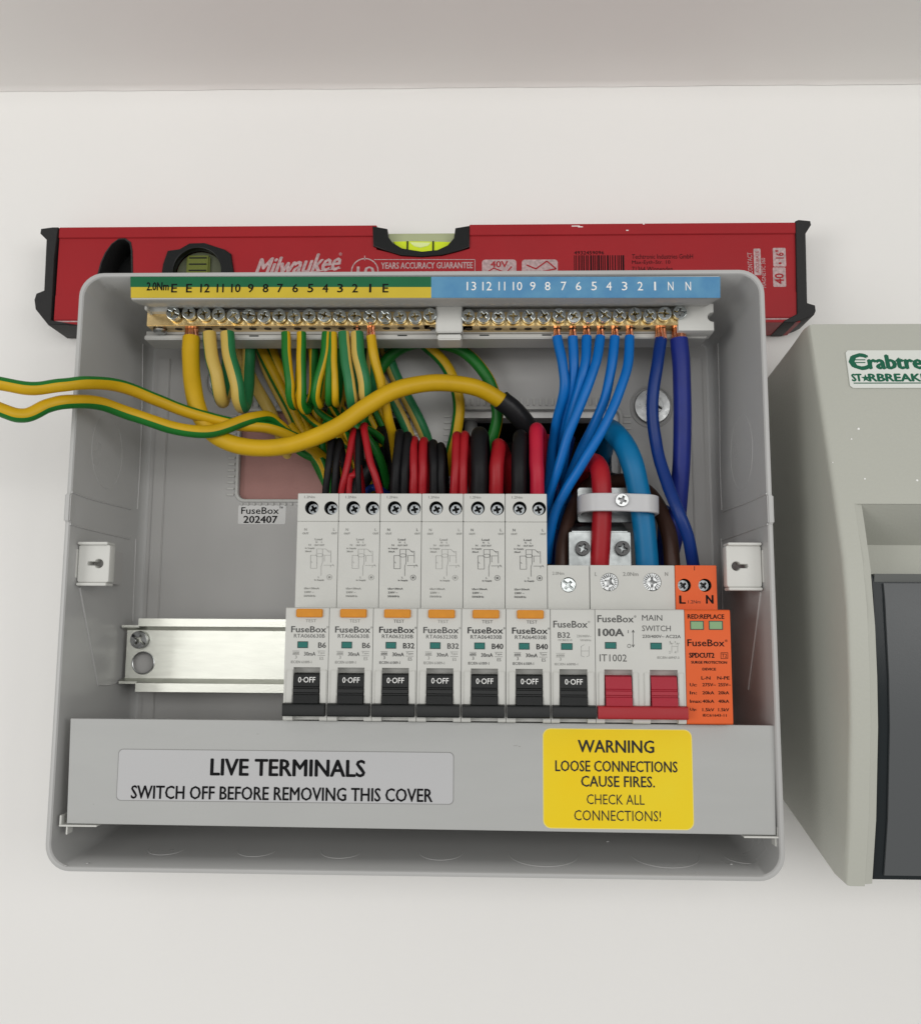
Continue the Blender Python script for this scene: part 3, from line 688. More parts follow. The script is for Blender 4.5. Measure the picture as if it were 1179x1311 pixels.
# ------------------------------------------------------------------ terminal carrier and brass bars
ca = thing('terminal_carrier', 'pale plastic holder under the top rim, faced with a green, yellow and blue numbered strip', 'terminal holder', (0, 112, 4))
xl, xr = at(190, 400, 44)[0], at(914, 400, 44)[0]
zt = at(540, 381, 74)[1]; zl = at(540, 434, 42)[1]
mb = MB(); mb.prismx([(30, 118.5), (73.95, 122.7), (73.95, zt-.1), (72.5, zt-.5), (44, at(540, 396, 44)[1]), (41, zl+3), (30, zl+3)], at(169, 370, 74)[0], at(921, 370, 74)[0]); part(mb, 'carrier_body', 'carrier', ca)
mb = MB(); mb.box(xl-2, xr-3, zl, zl+2.2, 28, 42.5, bev=.4); mb.box(xl-2, xr-4, zl+2.2, zl+4.8, 28, 40); part(mb, 'lower_lip', 'carrier', ca)
for px in (325, 515, 620, 700, 790):
    c = at(px, 431, 42.6); mb = MB(); mb.box(c[0]-2.2, c[0]+2.2, zl+1.3, zl+1.9, 42.3, 42.62); part(mb, 'vent_slot', 'well', ca)
q = box_at(ID, 558, 391, 592, 425, 53); mb = MB(); mb.box(q[0], q[1], q[2], q[3], 40, 53, bev=.5); mb.box(q[0]+.6, q[1]-.4, q[2]-3.2, q[2]-.6, 40, 52, bev=.5); mb.box(q[0]+.2, q[1]-.2, q[3]-.3, q[3]+3, 42, 58, bev=.4); part(mb, 'middle_clip', 'white', ca)
q = box_at(ID, 868, 388, 914, 423, 51); nc = at(914, 403, 51)
mb = MB(); nb_ = [(q[1], q[3]), (q[0], q[3]), (q[0], q[2]), (q[1], q[2])]
arc = [(q[1]-.0+3.0*math.cos(t)*.9, (q[2]+q[3])/2+2.2*math.sin(t)) for t in np.linspace(-math.pi/2, -3*math.pi/2, 12)]
mb.curve([[(q[0], q[3]), (q[0], q[2]), (q[1], q[2])]+arc+[(q[1], q[3])]], 38, 51, .5); part(mb, 'end_clip', 'white', ca)
q = box_at(ID, 190, 384, 216, 398, 54); mb = MB(); mb.box(q[0], q[1], q[2], q[3], 42, 54, bev=.5); mb.box(q[0]-.6, q[0]+.8, q[2]-.5, q[3]+.8, 42, 57, bev=.3); part(mb, 'end_clip', 'white', ca)
# numbered strip (drawn from measured ends, it dips a little to the left)
SL, SM, SR = 167, 552, 922
def ql(x0, x1, ya0, yb0, w0, w1, m):
    mb = MB(); a, b, c, d = at(x0, ya0, w1), at(x1, ya0, w1), at(x1, yb0, w1), at(x0, yb0, w1)
    mb.curve([[a[:2], d[:2], c[:2], b[:2]]], w0, w1, 0); return mb
g = part(ql(SL, SM, 354, 367.2, 74.0, 74.22, 0), 'green_strip', 'gstrip', ca); y_ = part(ql(SL+.5, SM, 367.2, 381, 74.0, 74.2, 0), 'yellow_strip', 'ystrip', ca)
b_ = part(ql(SM, SR, 354, 381, 74.0, 74.21, 0), 'blue_strip', 'bstrip', ca)
mb = MB()
def ch(t, cx, y0, y1, wpx, w=74.3, bo=.012): mb.text(t, *box_at(ID, cx-wpx/2, y0, cx+wpx/2, y1, w), w, 0, bo, .04)
ch('2.0Nm', 202, 361, 371.5, 28)
for t, cx in zip(['E', 'E', '12', '11', '10', '9', '8', '7', '6', '5', '4', '3', '2', '1', 'E'], [223, 242, 262.5, 282, 302, 321, 340, 358.5, 378, 397.5, 416.5, 435.5, 454.5, 474, 493.5]):
    ch(t, cx, 363.2, 374, (8.5 if t == '11' else 11.5) if len(t) > 1 else (2.2 if t == '1' else 7))
part(mb, 'lettering', 'ink', y_)
mb = MB()
for t, cx in zip(['13', '12', '11', '10', '9', '8', '7', '6', '5', '4', '3', '2', '1', 'N', 'N'], [603.5, 623.5, 642.5, 662.5, 682, 701, 721.5, 740.5, 760.5, 779.5, 799.5, 819.5, 838.5, 858.5, 881]):
    ch(t, cx, 360.5, 371.5, (8.5 if t == '11' else 12) if len(t) > 1 else (2.2 if t == '1' else 7), bo=.0)
part(mb, 'lettering', 'whiteink', b_)

def brassbar(name, label, x0p, x1p, screws, plain):
    a = at(x0p, 409, 50)[0]; b = at(x1p, 409, 50)[0]
    th = thing(name, label, 'terminal bar', (a, 114, 46))
    zt_, zb_ = at((x0p+x1p)/2, 399, 50)[1], at((x0p+x1p)/2, 416.5, 50)[1]
    mb = MB(); mb.box(a, b-2, zb_, zt_, 41, 50, bev=.25); r = (zt_-zb_)/2
    mb.curve([rrect(b-8, b+2.2, zb_, zt_, r-.05)], 44.2, 49.95, .1)
    if not plain: mb.curve([rrect(a-2.6, a+8, zb_, zt_, r-.05)], 44.2, 49.95, .1)
    part(mb, 'bar', 'brass', th)
    for px, py in screws:
        c = at(px, py, 53.5); o = inst(random.choice((SC_BRIGHT, SC_SLOT)), 'terminal_screw', th, (c[0], c[1], 51.3+random.uniform(-.3, .5)), rot=random.uniform(0, 1.57), tilt=random.uniform(-.06, .06))
        t = MB(); t.lathe([(1.75, -.1), (1.75, .12)], 0, 0, 14)
        k = [(c[0]+q[0], zb_-q[2]+.02, 45.5+q[1]) for q in t.v]; t.v = k; part(t, 'wire_bore', 'hole', th)
    return th, zb_
ys = [401.5, 400, 401, 401.5, 404, 403.5, 404, 403.5, 404.5, 403.5, 403, 404, 404, 404.5, 405, 404.5, 405, 402.5]
eb, ebz = brassbar('earth_bar', 'long brass terminal bar with bright screws under the green and yellow strip', 188, 556, [(222+i*19.32, ys[i]) for i in range(18)], True)
yn = [404.5, 404, 404.5, 404.5, 404, 404, 403.5, 404, 404, 403.5, 403, 402, 403.5, 400.5, 399]
nbr, nbz = brassbar('neutral_bar', 'shorter brass terminal bar with bright screws under the blue strip', 591, 881, [(599.5+i*19.35, yn[i]) for i in range(15)], False)
c = at(206, 422, 44); mb = MB(); mb.lathe([(3.2, 0), (3.2, .8), (2.4, 1.6)], 0, 0, 20); mb.v = [(c[0]+q[0], ebz-.3-q[2], 45+q[1]) for q in mb.v]; part(mb, 'bar_fixing', 'steel', eb)

# ------------------------------------------------------------------ wires
def pxr(rpx, py, w):                            # pixel radius -> mm at that depth
    a, b = at(500, py, w), at(501, py, w); return rpx*(b[0]-a[0])
def wire(name, label, pts, rpx, m, group, m2=None, a0=0., twist=0., copper=None, share=.5, per=8, nseg=14):
    P = [at(*p) if len(p) == 3 else p for p in pts]; R = pxr(rpx, pts[len(pts)//2][1], pts[len(pts)//2][2])
    C = crom(P, per); mb = MB()
    ph = [random.uniform(0, 6.28) for _ in range(6)]; n_ = len(C)
    J = lambda i: min(1, i/6, (n_-1-i)/6)
    C = [c_+J(i)*np.array([.13*math.sin(i*.31+ph[0])+.04*math.sin(i*.8+ph[1]), .08*math.sin(i*.4+ph[2]), .13*math.sin(i*.27+ph[3])+.04*math.sin(i*.7+ph[4])]) for i, c_ in enumerate(C)]
    mf = (lambda k, n: 1 if k/n < share else 0) if m2 else None
    mb.sweep(C, [R*(1+.010*math.sin(i*.6+ph[5])+random.uniform(-.003, .003)) for i in range(len(C))], nseg, mf, a0, twist)
    o = solo(mb, name, [m, m2] if m2 else m, label, 'wire', P[0], group)
    if copper:
        mb = MB(); x, z, w = P[0]; zt = copper[0]; ns = copper[2]; cr = min(copper[1]*.62, R*.8)
        d = np.array(P[0])-np.array(P[1]); d /= np.linalg.norm(d)
        for k in range(ns):
            a = 2*math.pi*k/ns+.3; s = cr*.95 if ns > 1 else 0
            p0 = (x+s*math.cos(a), z-.6, w+s*math.sin(a)); p1 = (x+s*.8*math.cos(a+.35), zt+.4, w+s*.6*math.sin(a+.35))
            mb.sweep([p0, ((p0[0]+p1[0])/2+random.uniform(-.1, .1), (p0[1]+p1[1])/2, (p0[2]+p1[2])/2), p1], [cr*.42 if ns > 1 else cr]*3, 8)
        part(mb, 'bare_copper', 'copper', o)
    return o
GE = 'green and yellow earth wires'; GN = 'blue neutral wires from the brass bar'; GL = 'red and black wires looping out of the breakers'
PI = math.pi
# external pair
wire('earth_wire', 'upper of the two green and yellow wires running out over the left rim', [(-900, 700, 150), (-620, 560, 140), (-380, 470, 128), (-200, 452, 118), (-80, 474, 110), (0, 491, 104), (40, 497, 100), (80, 493, 95), (110, 490, 88), (155, 494, 72), (200, 512, 60), (250, 530, 52), (300, 543, 45), (345, 548, 38), (380, 562, 28), (410, 582, 16), (440, 610, 4)], 8.6, 'yel', GE, 'grn', a0=-3.25, share=.48, per=10)
wire('earth_wire', 'lower of the two green and yellow wires running out over the left rim', [(-900, 760, 140), (-640, 620, 132), (-400, 510, 122), (-210, 472, 113), (-80, 490, 107), (0, 524, 102), (30, 532, 99), (60, 520, 95), (90, 514, 90), (130, 517, 78), (170, 531, 68), (220, 547, 60), (262, 553, 55), (292, 546, 50), (320, 536, 44), (342, 534, 36), (358, 545, 30), (372, 560, 24), (400, 576, 16), (430, 610, 4)], 8.6, 'yel', GE, 'grn', a0=.55, share=.5, per=10)
# thick earth
wire('earth_cable', 'thickest all-yellow cable sweeping from the first brass terminal to a black sleeve', [(245, 432, 45), (244, 460, 46), (249, 505, 48), (258, 535, 48), (280, 560, 47), (320, 573, 46), (370, 570, 46), (425, 550, 47), (470, 520, 47), (510, 498, 45), (560, 490, 40), (605, 495, 34), (640, 512, 28), (660, 530, 24)], 11.2, 'yel', 'thick main cables', copper=(ebz+.3, 4.2, 9), nseg=20, per=10)
wire('cable_sleeve', 'black sleeve on the end of the thick yellow cable', [(641, 512, 27.6), (656, 524, 25), (672, 542, 20), (690, 566, 10), (700, 600, -10)], 13.0, 'tape', 'thick main cables', nseg=20)
# U loops under the earth bar
def uloop(label, x, xb, yb, r, a0, m='yel', m2='grn', xr=None, share=.5, w=46, tail=None, tw=0., cop=False):
    pts = [(x, 426, w), (x+.2*(xb-x), 455, w+1), (x+.75*(xb-x), yb-32, w+1), (xb, yb-9, w-2)]
    xr = xr if xr else xb+14
    pts += [((xb+xr)/2, yb+1 if abs(xr-xb) > 8 else yb-1, w-9), (xr, yb-18, w-17), (xr+2, 470, w-21), (xr+3, 428, 24), (xr+6, 410, 18), (xr+12, 425, 12)]
    pts += tail or [(xr+30, 480, 9), (xr+62, 540, 7), (xr+85, 600, -5)]
    return wire('earth_wire', label, pts, r, m, GE, m2, a0=a0, share=share, twist=tw, copper=(ebz+.2, .9, 1) if cop else None)
uloop('pale green and yellow looped wire just right of the thick yellow cable', 268, 281, 513, 8.2, .85, 'yelpale', 'grnpale', xr=290, share=.43)
uloop('pale yellow and green wire making the wide open U under the earth bar', 291, 306, 520, 8.6, -3.4, 'yelpale', 'grnpale', xr=316, share=.46)
uloop('slim bright green wire, left of the pair in the middle of the earth bar', 366, 372, 518, 5.8, -.5, share=.5, xr=384)
uloop('slim yellow wire, right of the pair in the middle of the earth bar', 386, 386, 524, 5.8, -3.3, share=.46, xr=400)
uloop('leftmost wire of the tight bundle under the earth bar, green with yellow right edge', 418, 404, 517, 5.6, -.3, share=.55, xr=413)
uloop('all-green looking wire second in the tight bundle under the earth bar', 423, 420, 517, 4.2, -1.6, share=.8, xr=425)
uloop('slim yellow wire third in the tight bundle under the earth bar', 427, 429, 518, 4.4, 1.6, share=.45, xr=434)
uloop('duller green wire fourth in the tight bundle under the earth bar', 440, 450, 520, 7.0, -.6, 'yelpale', 'grnpale', share=.7, xr=455)
uloop('yellow and green wire fifth in the tight bundle, bare strands at its top', 457, 468, 514, 8.0, -3.1, 'yelpale', 'grnpale', share=.48, xr=475, cop=True)
wire('earth_wire', 'plain yellow wire running steeply down to the black wires', [(475, 430, 46), (479, 455, 46), (487, 490, 43), (496, 530, 36), (503, 560, 26), (508, 600, 12), (512, 640, 4)], 6.2, 'yel', GE, 'grn', a0=2.6, share=.35, copper=(ebz+.2, 2.6, 5))
# diagonals on the back of the box
diag = [
 ('diagonal earth wire nearest the pale open U', [(322, 420, 14), (340, 460, 13), (372, 520, 11), (405, 590, 8), (430, 640, -5)], 7.5, .5),
 ('diagonal earth wire starting left of the slim pair', [(338, 420, 12), (352, 460, 11), (380, 520, 9), (412, 585, 7), (440, 640, -5)], 7.5, .2),
 ('diagonal earth wire emerging behind the slim pair', [(396, 420, 14), (402, 460, 13), (404, 510, 10), (412, 560, 8), (432, 620, -2)], 6.5, 1.8),
 ('back earth wire crossing behind the bundle', [(436, 420, 12), (440, 480, 10), (430, 540, 8), (425, 580, 6), (440, 640, -5)], 6.5, .3),
 ('left arch of yellow and green wire behind the thick cable', [(455, 560, 8), (470, 520, 9), (485, 475, 12), (510, 448, 14), (545, 438, 15), (590, 448, 15), (622, 480, 14), (636, 520, 12), (634, 550, 10), (618, 590, 5), (610, 640, -5)], 7.6, -1.0),
 ('short arch of green and yellow wire right of the tall arch start', [(520, 425, 16), (545, 442, 15), (572, 470, 13), (587, 510, 12), (585, 545, 10), (575, 590, 5), (570, 640, -5)], 7.6, .6),
 ('low yellow wire curling left over the pink board', [(352, 548, 16), (365, 560, 14), (385, 578, 14), (408, 590, 12), (430, 605, 6), (450, 640, -5)], 5.5, -1.2),
 ('green wire slanting to the leftmost breaker over the pink board', [(372, 545, 12), (395, 575, 14), (412, 600, 14), (424, 640, 8)], 6.0, .3),
 ('thin earth wire hugging the back wall left of the bundle', [(380, 420, 9), (385, 450, 9), (382, 495, 8), (392, 545, 10), (418, 590, 12), (436, 640, 4)], 4.6, .9),
 ('thin earth wire slanting behind the duller green loop', [(452, 420, 9), (446, 465, 8), (428, 515, 10), (412, 560, 14), (420, 605, 14), (428, 645, 6)], 4.8, -2.2),
 ('thin earth wire crossing low over the pink board edge', [(352, 470, 7), (372, 508, 8), (400, 540, 14), (434, 562, 18), (462, 590, 16), (478, 640, 6)], 4.8, .2),
 ('thin green wire bending right just above the thin red wires', [(396, 505, 14), (412, 530, 16), (440, 545, 20), (468, 548, 18), (492, 566, 10), (500, 600, 2)], 4.6, -.6),
 ('thin earth wire fanning out to the leftmost breaker', [(330, 535, 10), (356, 552, 12), (388, 566, 16), (412, 588, 16), (426, 645, 8)], 4.4, -2.9),
 ('thin yellow wire dipping behind the second breaker wires', [(425, 520, 12), (442, 552, 16), (452, 585, 18), (462, 620, 16), (468, 650, 8)], 4.4, -3.0),
 ('yellow wire tucked between the thin red and black wires', [(452, 540, 20), (470, 560, 20), (488, 590, 16), (500, 640, 4)], 5.5, -1.3),
 ('green wire tucked behind the thin red wires', [(430, 545, 14), (446, 580, 14), (470, 620, 8), (480, 650, 0)], 5.5, .6),
]
for lb, pts, r, a0 in diag: wire('earth_wire', lb, pts, r, 'yel', GE, 'grn', a0=a0)
# light blue neutrals
neu = [
 ('leftmost light blue wire from the neutral bar', [(713, 431, 45), (720, 465, 46), (722, 500, 44), (714, 535, 36), (707, 570, 28), (704, 610, 20), (702, 660, 14)]),
 ('second light blue wire from the left on the neutral bar', [(733, 431, 45), (735, 470, 45), (730, 505, 41), (721, 545, 32), (719, 590, 22), (724, 630, 12), (728, 660, 2)]),
 ('third light blue wire from the left on the neutral bar', [(751, 431, 45), (749, 465, 47), (741, 500, 45), (728, 545, 38), (722, 590, 26), (724, 625, 14), (730, 650, 2)]),
 ('fourth light blue wire, crossing over its left neighbours', [(768.5, 431, 45), (763, 465, 48), (748, 505, 48), (730, 550, 46), (716, 595, 42), (704, 632, 36), (694, 690, 22)]),
 ('fifth light blue wire, hanging beside the rightmost light blue one', [(787, 431, 45), (783, 470, 46), (774, 510, 44), (757, 550, 38), (738, 590, 30), (722, 630, 24), (712, 680, 16)]),
 ('rightmost light blue wire, curving down across the dark opening', [(806, 431, 45), (803, 470, 48), (790, 510, 50), (768, 555, 50), (742, 600, 46), (722, 632, 42), (708, 665, 38), (700, 720, 30)]),
]
for lb, pts in neu: wire('neutral_wire', lb, pts, 6.3, 'blue', GN, copper=(nbz+.2, 2.2, 4))
wire('neutral_wire', 'dark blue wire crossing over to the orange module', [(846, 434, 45), (841, 470, 47), (835, 520, 46), (840, 570, 45), (853, 615, 48), (868, 655, 52), (882, 692, 50), (890, 740, 42)], 7.8, 'dblue', GN, copper=(nbz+.2, 3.4, 7), nseg=18)
wire('neutral_wire', 'thick violet blue wire hanging straight at the right end of the neutral bar', [(869, 434, 45), (873, 480, 45), (873, 560, 42), (870, 625, 38), (866, 670, 34), (856, 720, 30), (845, 800, 28)], 11.2, 'pblue', GN, copper=(nbz+.2, 4.2, 9), nseg=20)
wire('live_wire', 'brown wire curving right of the cable clamp', [(770, 622, 6), (800, 616, 14), (828, 630, 24), (846, 655, 32), (857, 690, 38), (862, 745, 40)], 10.0, 'brn', 'thick main cables', nseg=18)
wire('live_wire', 'brown wire going down between the tall breakers and the clamp plate', [(756, 618, 14), (738, 640, 26), (727, 670, 34), (720, 700, 38), (718, 745, 40)], 8.5, 'brn', 'thick main cables', nseg=16)
wire('main_cable', 'thick red cable held by the pale clamp', [(735, 640, -10), (745, 602, 18), (758, 592, 34), (768, 603, 44), (771, 640, 46), (769, 690, 45), (767, 748, 42)], 12.2, 'red', 'thick main cables', nseg=20)
wire('main_cable', 'thick turquoise blue cable held by the pale clamp', [(770, 590, -10), (776, 552, 18), (788, 556, 34), (804, 580, 43), (816, 620, 45), (824, 670, 45), (830, 748, 42)], 14.2, 'tblue', 'thick main cables', nseg=20)
# breaker loops: base x, apex x, apex y, radius, material, label, back shift
loops_ = [
 (417, 424, 556, 4.4, 'blk', 'leftmost thin black wire above the first breaker', 8), (427, 434, 560, 4.2, 'blk', 'second thin black wire above the first breaker', 8),
 (436.5, 452, 547, 4.2, 'red', 'thin red wire bowing right above the first breaker', 6), (446, 457, 590, 3.8, 'red', 'short dark red wire low behind the first breaker', 8),
 (459, 458, 549, 3.8, 'blk', 'thin straight black wire above the second breaker', 5), (486.5, 466, 541, 4.6, 'red', 'thin red wire leaning left above the second breaker', -10),
 (505, 511, 549, 6.0, 'blk', 'left black wire above the third breaker', 7), (516.5, 521.5, 552, 5.6, 'blk', 'right black wire above the third breaker', 7),
 (529.5, 529.5, 558, 5.4, 'red', 'left red wire above the third breaker', 6), (540.5, 542, 559, 5.6, 'red', 'right red wire above the third breaker', 6),
 (556, 554, 562, 5.6, 'blk', 'left black wire above the fourth breaker', 6), (565.5, 564, 566, 5.2, 'blk', 'right black wire above the fourth breaker', 6),
 (581.5, 584.5, 552, 5.6, 'red', 'left red wire above the fourth breaker', 6), (592, 594.5, 551, 5.6, 'red', 'right red wire above the fourth breaker', 9),
 (613.5, 613.5, 546, 10.5, 'blk', 'thick black wire above the fifth breaker', 6), (634.5, 638, 561, 9.0, 'red', 'thick red wire above the fifth breaker', 14),
 (663.5, 665.5, 550, 9.5, 'blk', 'thick black wire above the sixth breaker', 4), (687.5, 686.5, 541, 8.8, 'pink', 'thick crimson wire standing tallest above the sixth breaker', 12)]
for xb_, xa_, ya, r, m, lb, sh_ in loops_:
    k = (xa_-xb_)
    pts = [(xb_, 652, 44), (xb_, 636, 44), (xb_+k*.25, 612, 46), (xb_+k*.6, 590 if ya < 580 else 608, 46), (xa_, ya+r+6, 42), (xa_+.6, ya+r, 36), (xa_+sh_*.5, ya+r+10, 27), (xa_+sh_, ya+50, 18), (xa_+sh_*1.2, ya+95, 2), (xa_+sh_, ya+110, -20)]
    wire('live_wire' if m != 'blk' else 'neutral_wire', lb, pts, r, m, GL, per=7, nseg=14 if r < 7 else 20)
# sheathed cables deep in the openings
for lb, pts, r, m in (('grey sheathed cable deep in the left part of the dark opening', [(600, 530, -20), (604, 560, 2), (600, 600, 6), (598, 660, 4)], 9, 'sheath'),
                      ('black sheathed cable deep behind the third breaker wires', [(470, 552, -5), (500, 562, 8), (510, 600, 10), (505, 660, 4)], 13, 'tape'),
                      ('black sheathed cable bent low behind the thin red wires', [(505, 575, -5), (480, 590, 12), (462, 620, 14), (455, 660, 6)], 11, 'tape'),
                      ('dark blue wire low behind the second breaker wires', [(462, 636, 10), (478, 624, 18), (498, 634, 14), (520, 650, 2)], 4.5, 'dblue'),
                      ('dull blue wire dropping behind the left brown wire', [(730, 560, 5), (716, 620, 12), (712, 680, 16), (710, 760, 22)], 7, 'dblue'),
                      ('dark red wire deep beside the sixth breaker', [(700, 560, 5), (708, 610, 12), (712, 660, 10), (712, 720, 6)], 8, 'red'),
                      ('dark blue wire glimpsed between the brown wire and the turquoise cable', [(850, 650, 12), (848, 690, 20), (846, 740, 28)], 7, 'dblue'),
                      ('black cable crossing behind the turquoise cable', [(700, 610, -5), (760, 612, 5), (800, 620, 8), (850, 660, 10)], 9, 'tape')):
    wire('cable', lb, pts, r, m, 'cables deep behind the breakers', nseg=16)

# ------------------------------------------------------------------ cable clamp and metal plate
cl = thing('cable_clamp', 'metal plate with a pale nylon strap screwed over the thick red and turquoise cables', 'cable clamp', at(776, 650, 30))
q = box_at(ID, 739, 624, 814, 669, 34); mb = MB(); mb.curve([rrect(*q, 1.6)], 33, 34.2, .25); part(mb, 'back_plate', 'plate', cl)
cy = at(790, 643, 56)[1]; hz = (at(790, 632, 56)[1]-at(790, 655, 56)[1])/2
xL, xR = at(743, 643, 50)[0], at(843, 643, 50)[0]
path = [(xL+1, cy+.5, 34), (xL+.2, cy+.4, 42), (xL+.8, cy+.3, 50), (xL+5, cy+.2, 54.8), (xL+12, cy+.1, 56), (0.5*(xL+xR), cy, 56.3), (xR-12, cy-.2, 56.2), (xR-5, cy-.3, 55.2), (xR-1, cy-.4, 51), (xR-.4, cy-.4, 44), (xR-.8, cy-.4, 34)]
C = crom(path, 4); v = []; f = []; T_ = np.gradient(np.array(C), axis=0)
for i, p in enumerate(C):
    t = T_[i]; nrm = np.array([-t[2], 0, t[0]]); nrm /= np.linalg.norm(nrm)+1e-9
    for dz, dn in ((hz-.3, .8), (hz, .4), (hz, -.8), (-hz, -.8), (-hz, .4), (-hz+.3, .8)): v.append((p[0]+nrm[0]*dn, p[1]+dz, p[2]+nrm[2]*dn))
for i in range(len(C)-1):
    for k in range(6): f.append((i*6+k, i*6+(k+1) % 6, (i+1)*6+(k+1) % 6, (i+1)*6+k))
mb = MB(); mb.add(v, f); part(mb, 'strap', 'nylon', cl)
c = at(796, 640.5, 57.5); inst(SC_STEEL, 'clamp_screw', cl, (c[0], c[1], 57.1), rot=.4)
tp = thing('terminal_plate', 'bent zinc plate with two black screws just above the main switch', 'metal plate', at(768, 700, 30))
q = box_at(ID, 728, 681, 808, 740, 44); mb = MB()
mb.curve([rrect(*q, .8)], 42.8, 44, .2); mb.prismx([(43.9, q[3]-.3), (43.9, q[3]+.4), (30, q[3]+5.5), (30, q[3]+4.4), (42.9, q[3]-.3)], q[0]+1.5, q[1]-1.5)
part(mb, 'plate', 'plate', tp)
for px in (746, 797): c = at(px, 702, 46); inst(SC_BLACK, 'plate_screw', tp, (c[0], c[1], 44.4), rot=random.random())

# ------------------------------------------------------------------ spirit level on top of the enclosure
LW = 22.0
lv = thing('spirit_level', 'red box spirit level with black end caps resting on top of the open fuse box', 'spirit level', (0, 120.0, 0))
lx0, lx1 = at(72, 350, LW)[0], at(1022, 350, LW)[0]
zb = 120.0; ztp = at(560, 287.5, LW)[1]
a_, b2 = at(482, 300, LW)[0], at(601, 300, LW)[0]; zc = at(540, 327, LW)[1]
hand = [at(px, py, LW)[:2] for px, py in ((124, 350), (128, 335), (134, 322), (142, 311), (151, 304.5), (160, 304), (167, 309), (169, 320), (169.5, 350))]
hand2 = hand+[(hand[-1][0], hand[-1][1]-12), (hand[0][0]-2, hand[0][1]-12)]
vc = at(252.5, 347, LW); R2 = pxr(44, 340, LW)
vial2 = circ(vc[0], vc[1], pxr(36, 340, LW), 36)
notch = [(a_, ztp+1)]+[(a_, at(500, 318, LW)[1])]+[at(px, py, LW)[:2] for px, py in ((498, 322), (515, 326.5), (540, 328), (566, 326.5), (584, 322))]+[(b2, at(600, 317, LW)[1]), (b2, ztp+1)]
outline = [(lx0, zb), (lx1, zb), (lx1, ztp)]+[(x, min(z, ztp)) for x, z in reversed(notch)]+[(lx0, ztp)]
mb = MB()
mb.curve([outline, hand2, vial2], LW-3, LW-.8, .15)
# flanges and ribs along the profile
def strip(zlo, zhi, w1, name=None, split=False):
    segs = [(lx0, a_), (b2, lx1)] if split else [(lx0, lx1)]
    for x0, x1 in segs: mb.box(x0, x1, zlo, zhi, LW-3.2, w1, bev=.25)
z303 = at(300, 303, LW)[1]; z318 = at(300, 318, LW)[1]; z377 = at(90, 377, LW)[1]; z410 = at(90, 410, LW)[1]
strip(z303, ztp+.05, LW, split=True); strip(zb-.05, z410, LW); strip(z410+.3, z377, LW-.35)
mb.box(lx0, a_, ztp-1.6, ztp, 2, LW-.5); mb.box(b2, lx1, ztp-1.6, ztp, 2, LW-.5); mb.box(lx0, lx1, zb, zb+1.6, 2, LW-.5); mb.box(lx0+.1, lx1-.1, zb+.2, ztp-16.2, 1, 3)
for x0, x1 in ((lx0, a_-1), (b2+1, lx1)): mb.box(x0, x1, ztp-17, ztp-.2, 1, 3)
part(mb, 'body', 'lvlred', lv)
for s, xe, pts in ((-1, lx0, [(75, 291), (68, 291), (53, 293), (52, 299), (60, 307), (57, 372), (47, 376), (44.5, 384), (46, 396), (62, 420), (66, 422), (100, 422), (100, 417), (66, 410), (70, 330)]),
                   (1, lx1, [(1018, 283), (1022, 281.5), (1037, 283), (1038, 288), (1031, 299), (1033, 388), (1043, 391), (1044, 398), (1042, 403), (1034, 407), (1017, 416), (1003, 417), (1003, 411), (1020, 402), (1019, 330)])):
    mb = MB(); P = [at(x, y, LW)[:2] for x, y in pts]; P = [(x, max(z, zb-.3)) for x, z in P]
    mb.curve([P], 1, LW+.6, .4); part(mb, 'end_cap', 'lvlcap', lv)
# hand hole liner
mb = MB(); inner = [(x*.0+hx_+(x-hx_)*.90, hz_+(z-hz_)*.95) for x, z in hand2 for hx_, hz_ in [(sum(p[0] for p in hand2)/len(hand2), sum(p[1] for p in hand2)/len(hand2))]]
mb.curve([hand2, inner], 4, LW-.5, .1); part(mb, 'hand_hole', 'lvlcap', lv)
mb = MB(); mb.curve([hand2], 3.2, 3.8); part(mb, 'hand_hole_back', 'black', lv)
# end vial
ve = thing  # keep name short
mb = MB(); hexo = [at(px, py, LW)[:2] for px, py in ((207, 352), (209, 338), (215, 321), (230, 319), (243, 311.5), (262, 311), (274, 315), (288, 319.5), (296, 325), (300, 352))]
mb.curve([hexo+[(hexo[-1][0], hexo[-1][1]-14), (hexo[0][0], hexo[0][1]-14)], circ(vc[0], vc[1], pxr(31, 340, LW), 36)], LW-4, LW+.6, .4); holder = part(mb, 'end_vial_holder', 'black', lv)
mb = MB(); mb.lathe([(pxr(31, 340, LW), LW-6), (pxr(31, 340, LW), LW-5)], vc[0], vc[1], 36); part(mb, 'vial_window', mat('smoked_vial_window', (.10, .11, .07), .15, rvar=.05), holder)
mb = MB(); q = box_at(ID, 239, 327, 269, 352, LW-4); mb.box(q[0], q[1], q[2]-6, q[3], LW-5, LW-3, bev=.8); part(mb, 'vial', 'vialfluid2', holder)
mb = MB()
for py in (330, 338, 346): z = at(254, py, LW-3)[1]; mb.box(q[0]+1.5, q[1]-1.5, z-.3, z+.3, LW-3.05, LW-2.7)
part(mb, 'vial_mark', 'black', holder)
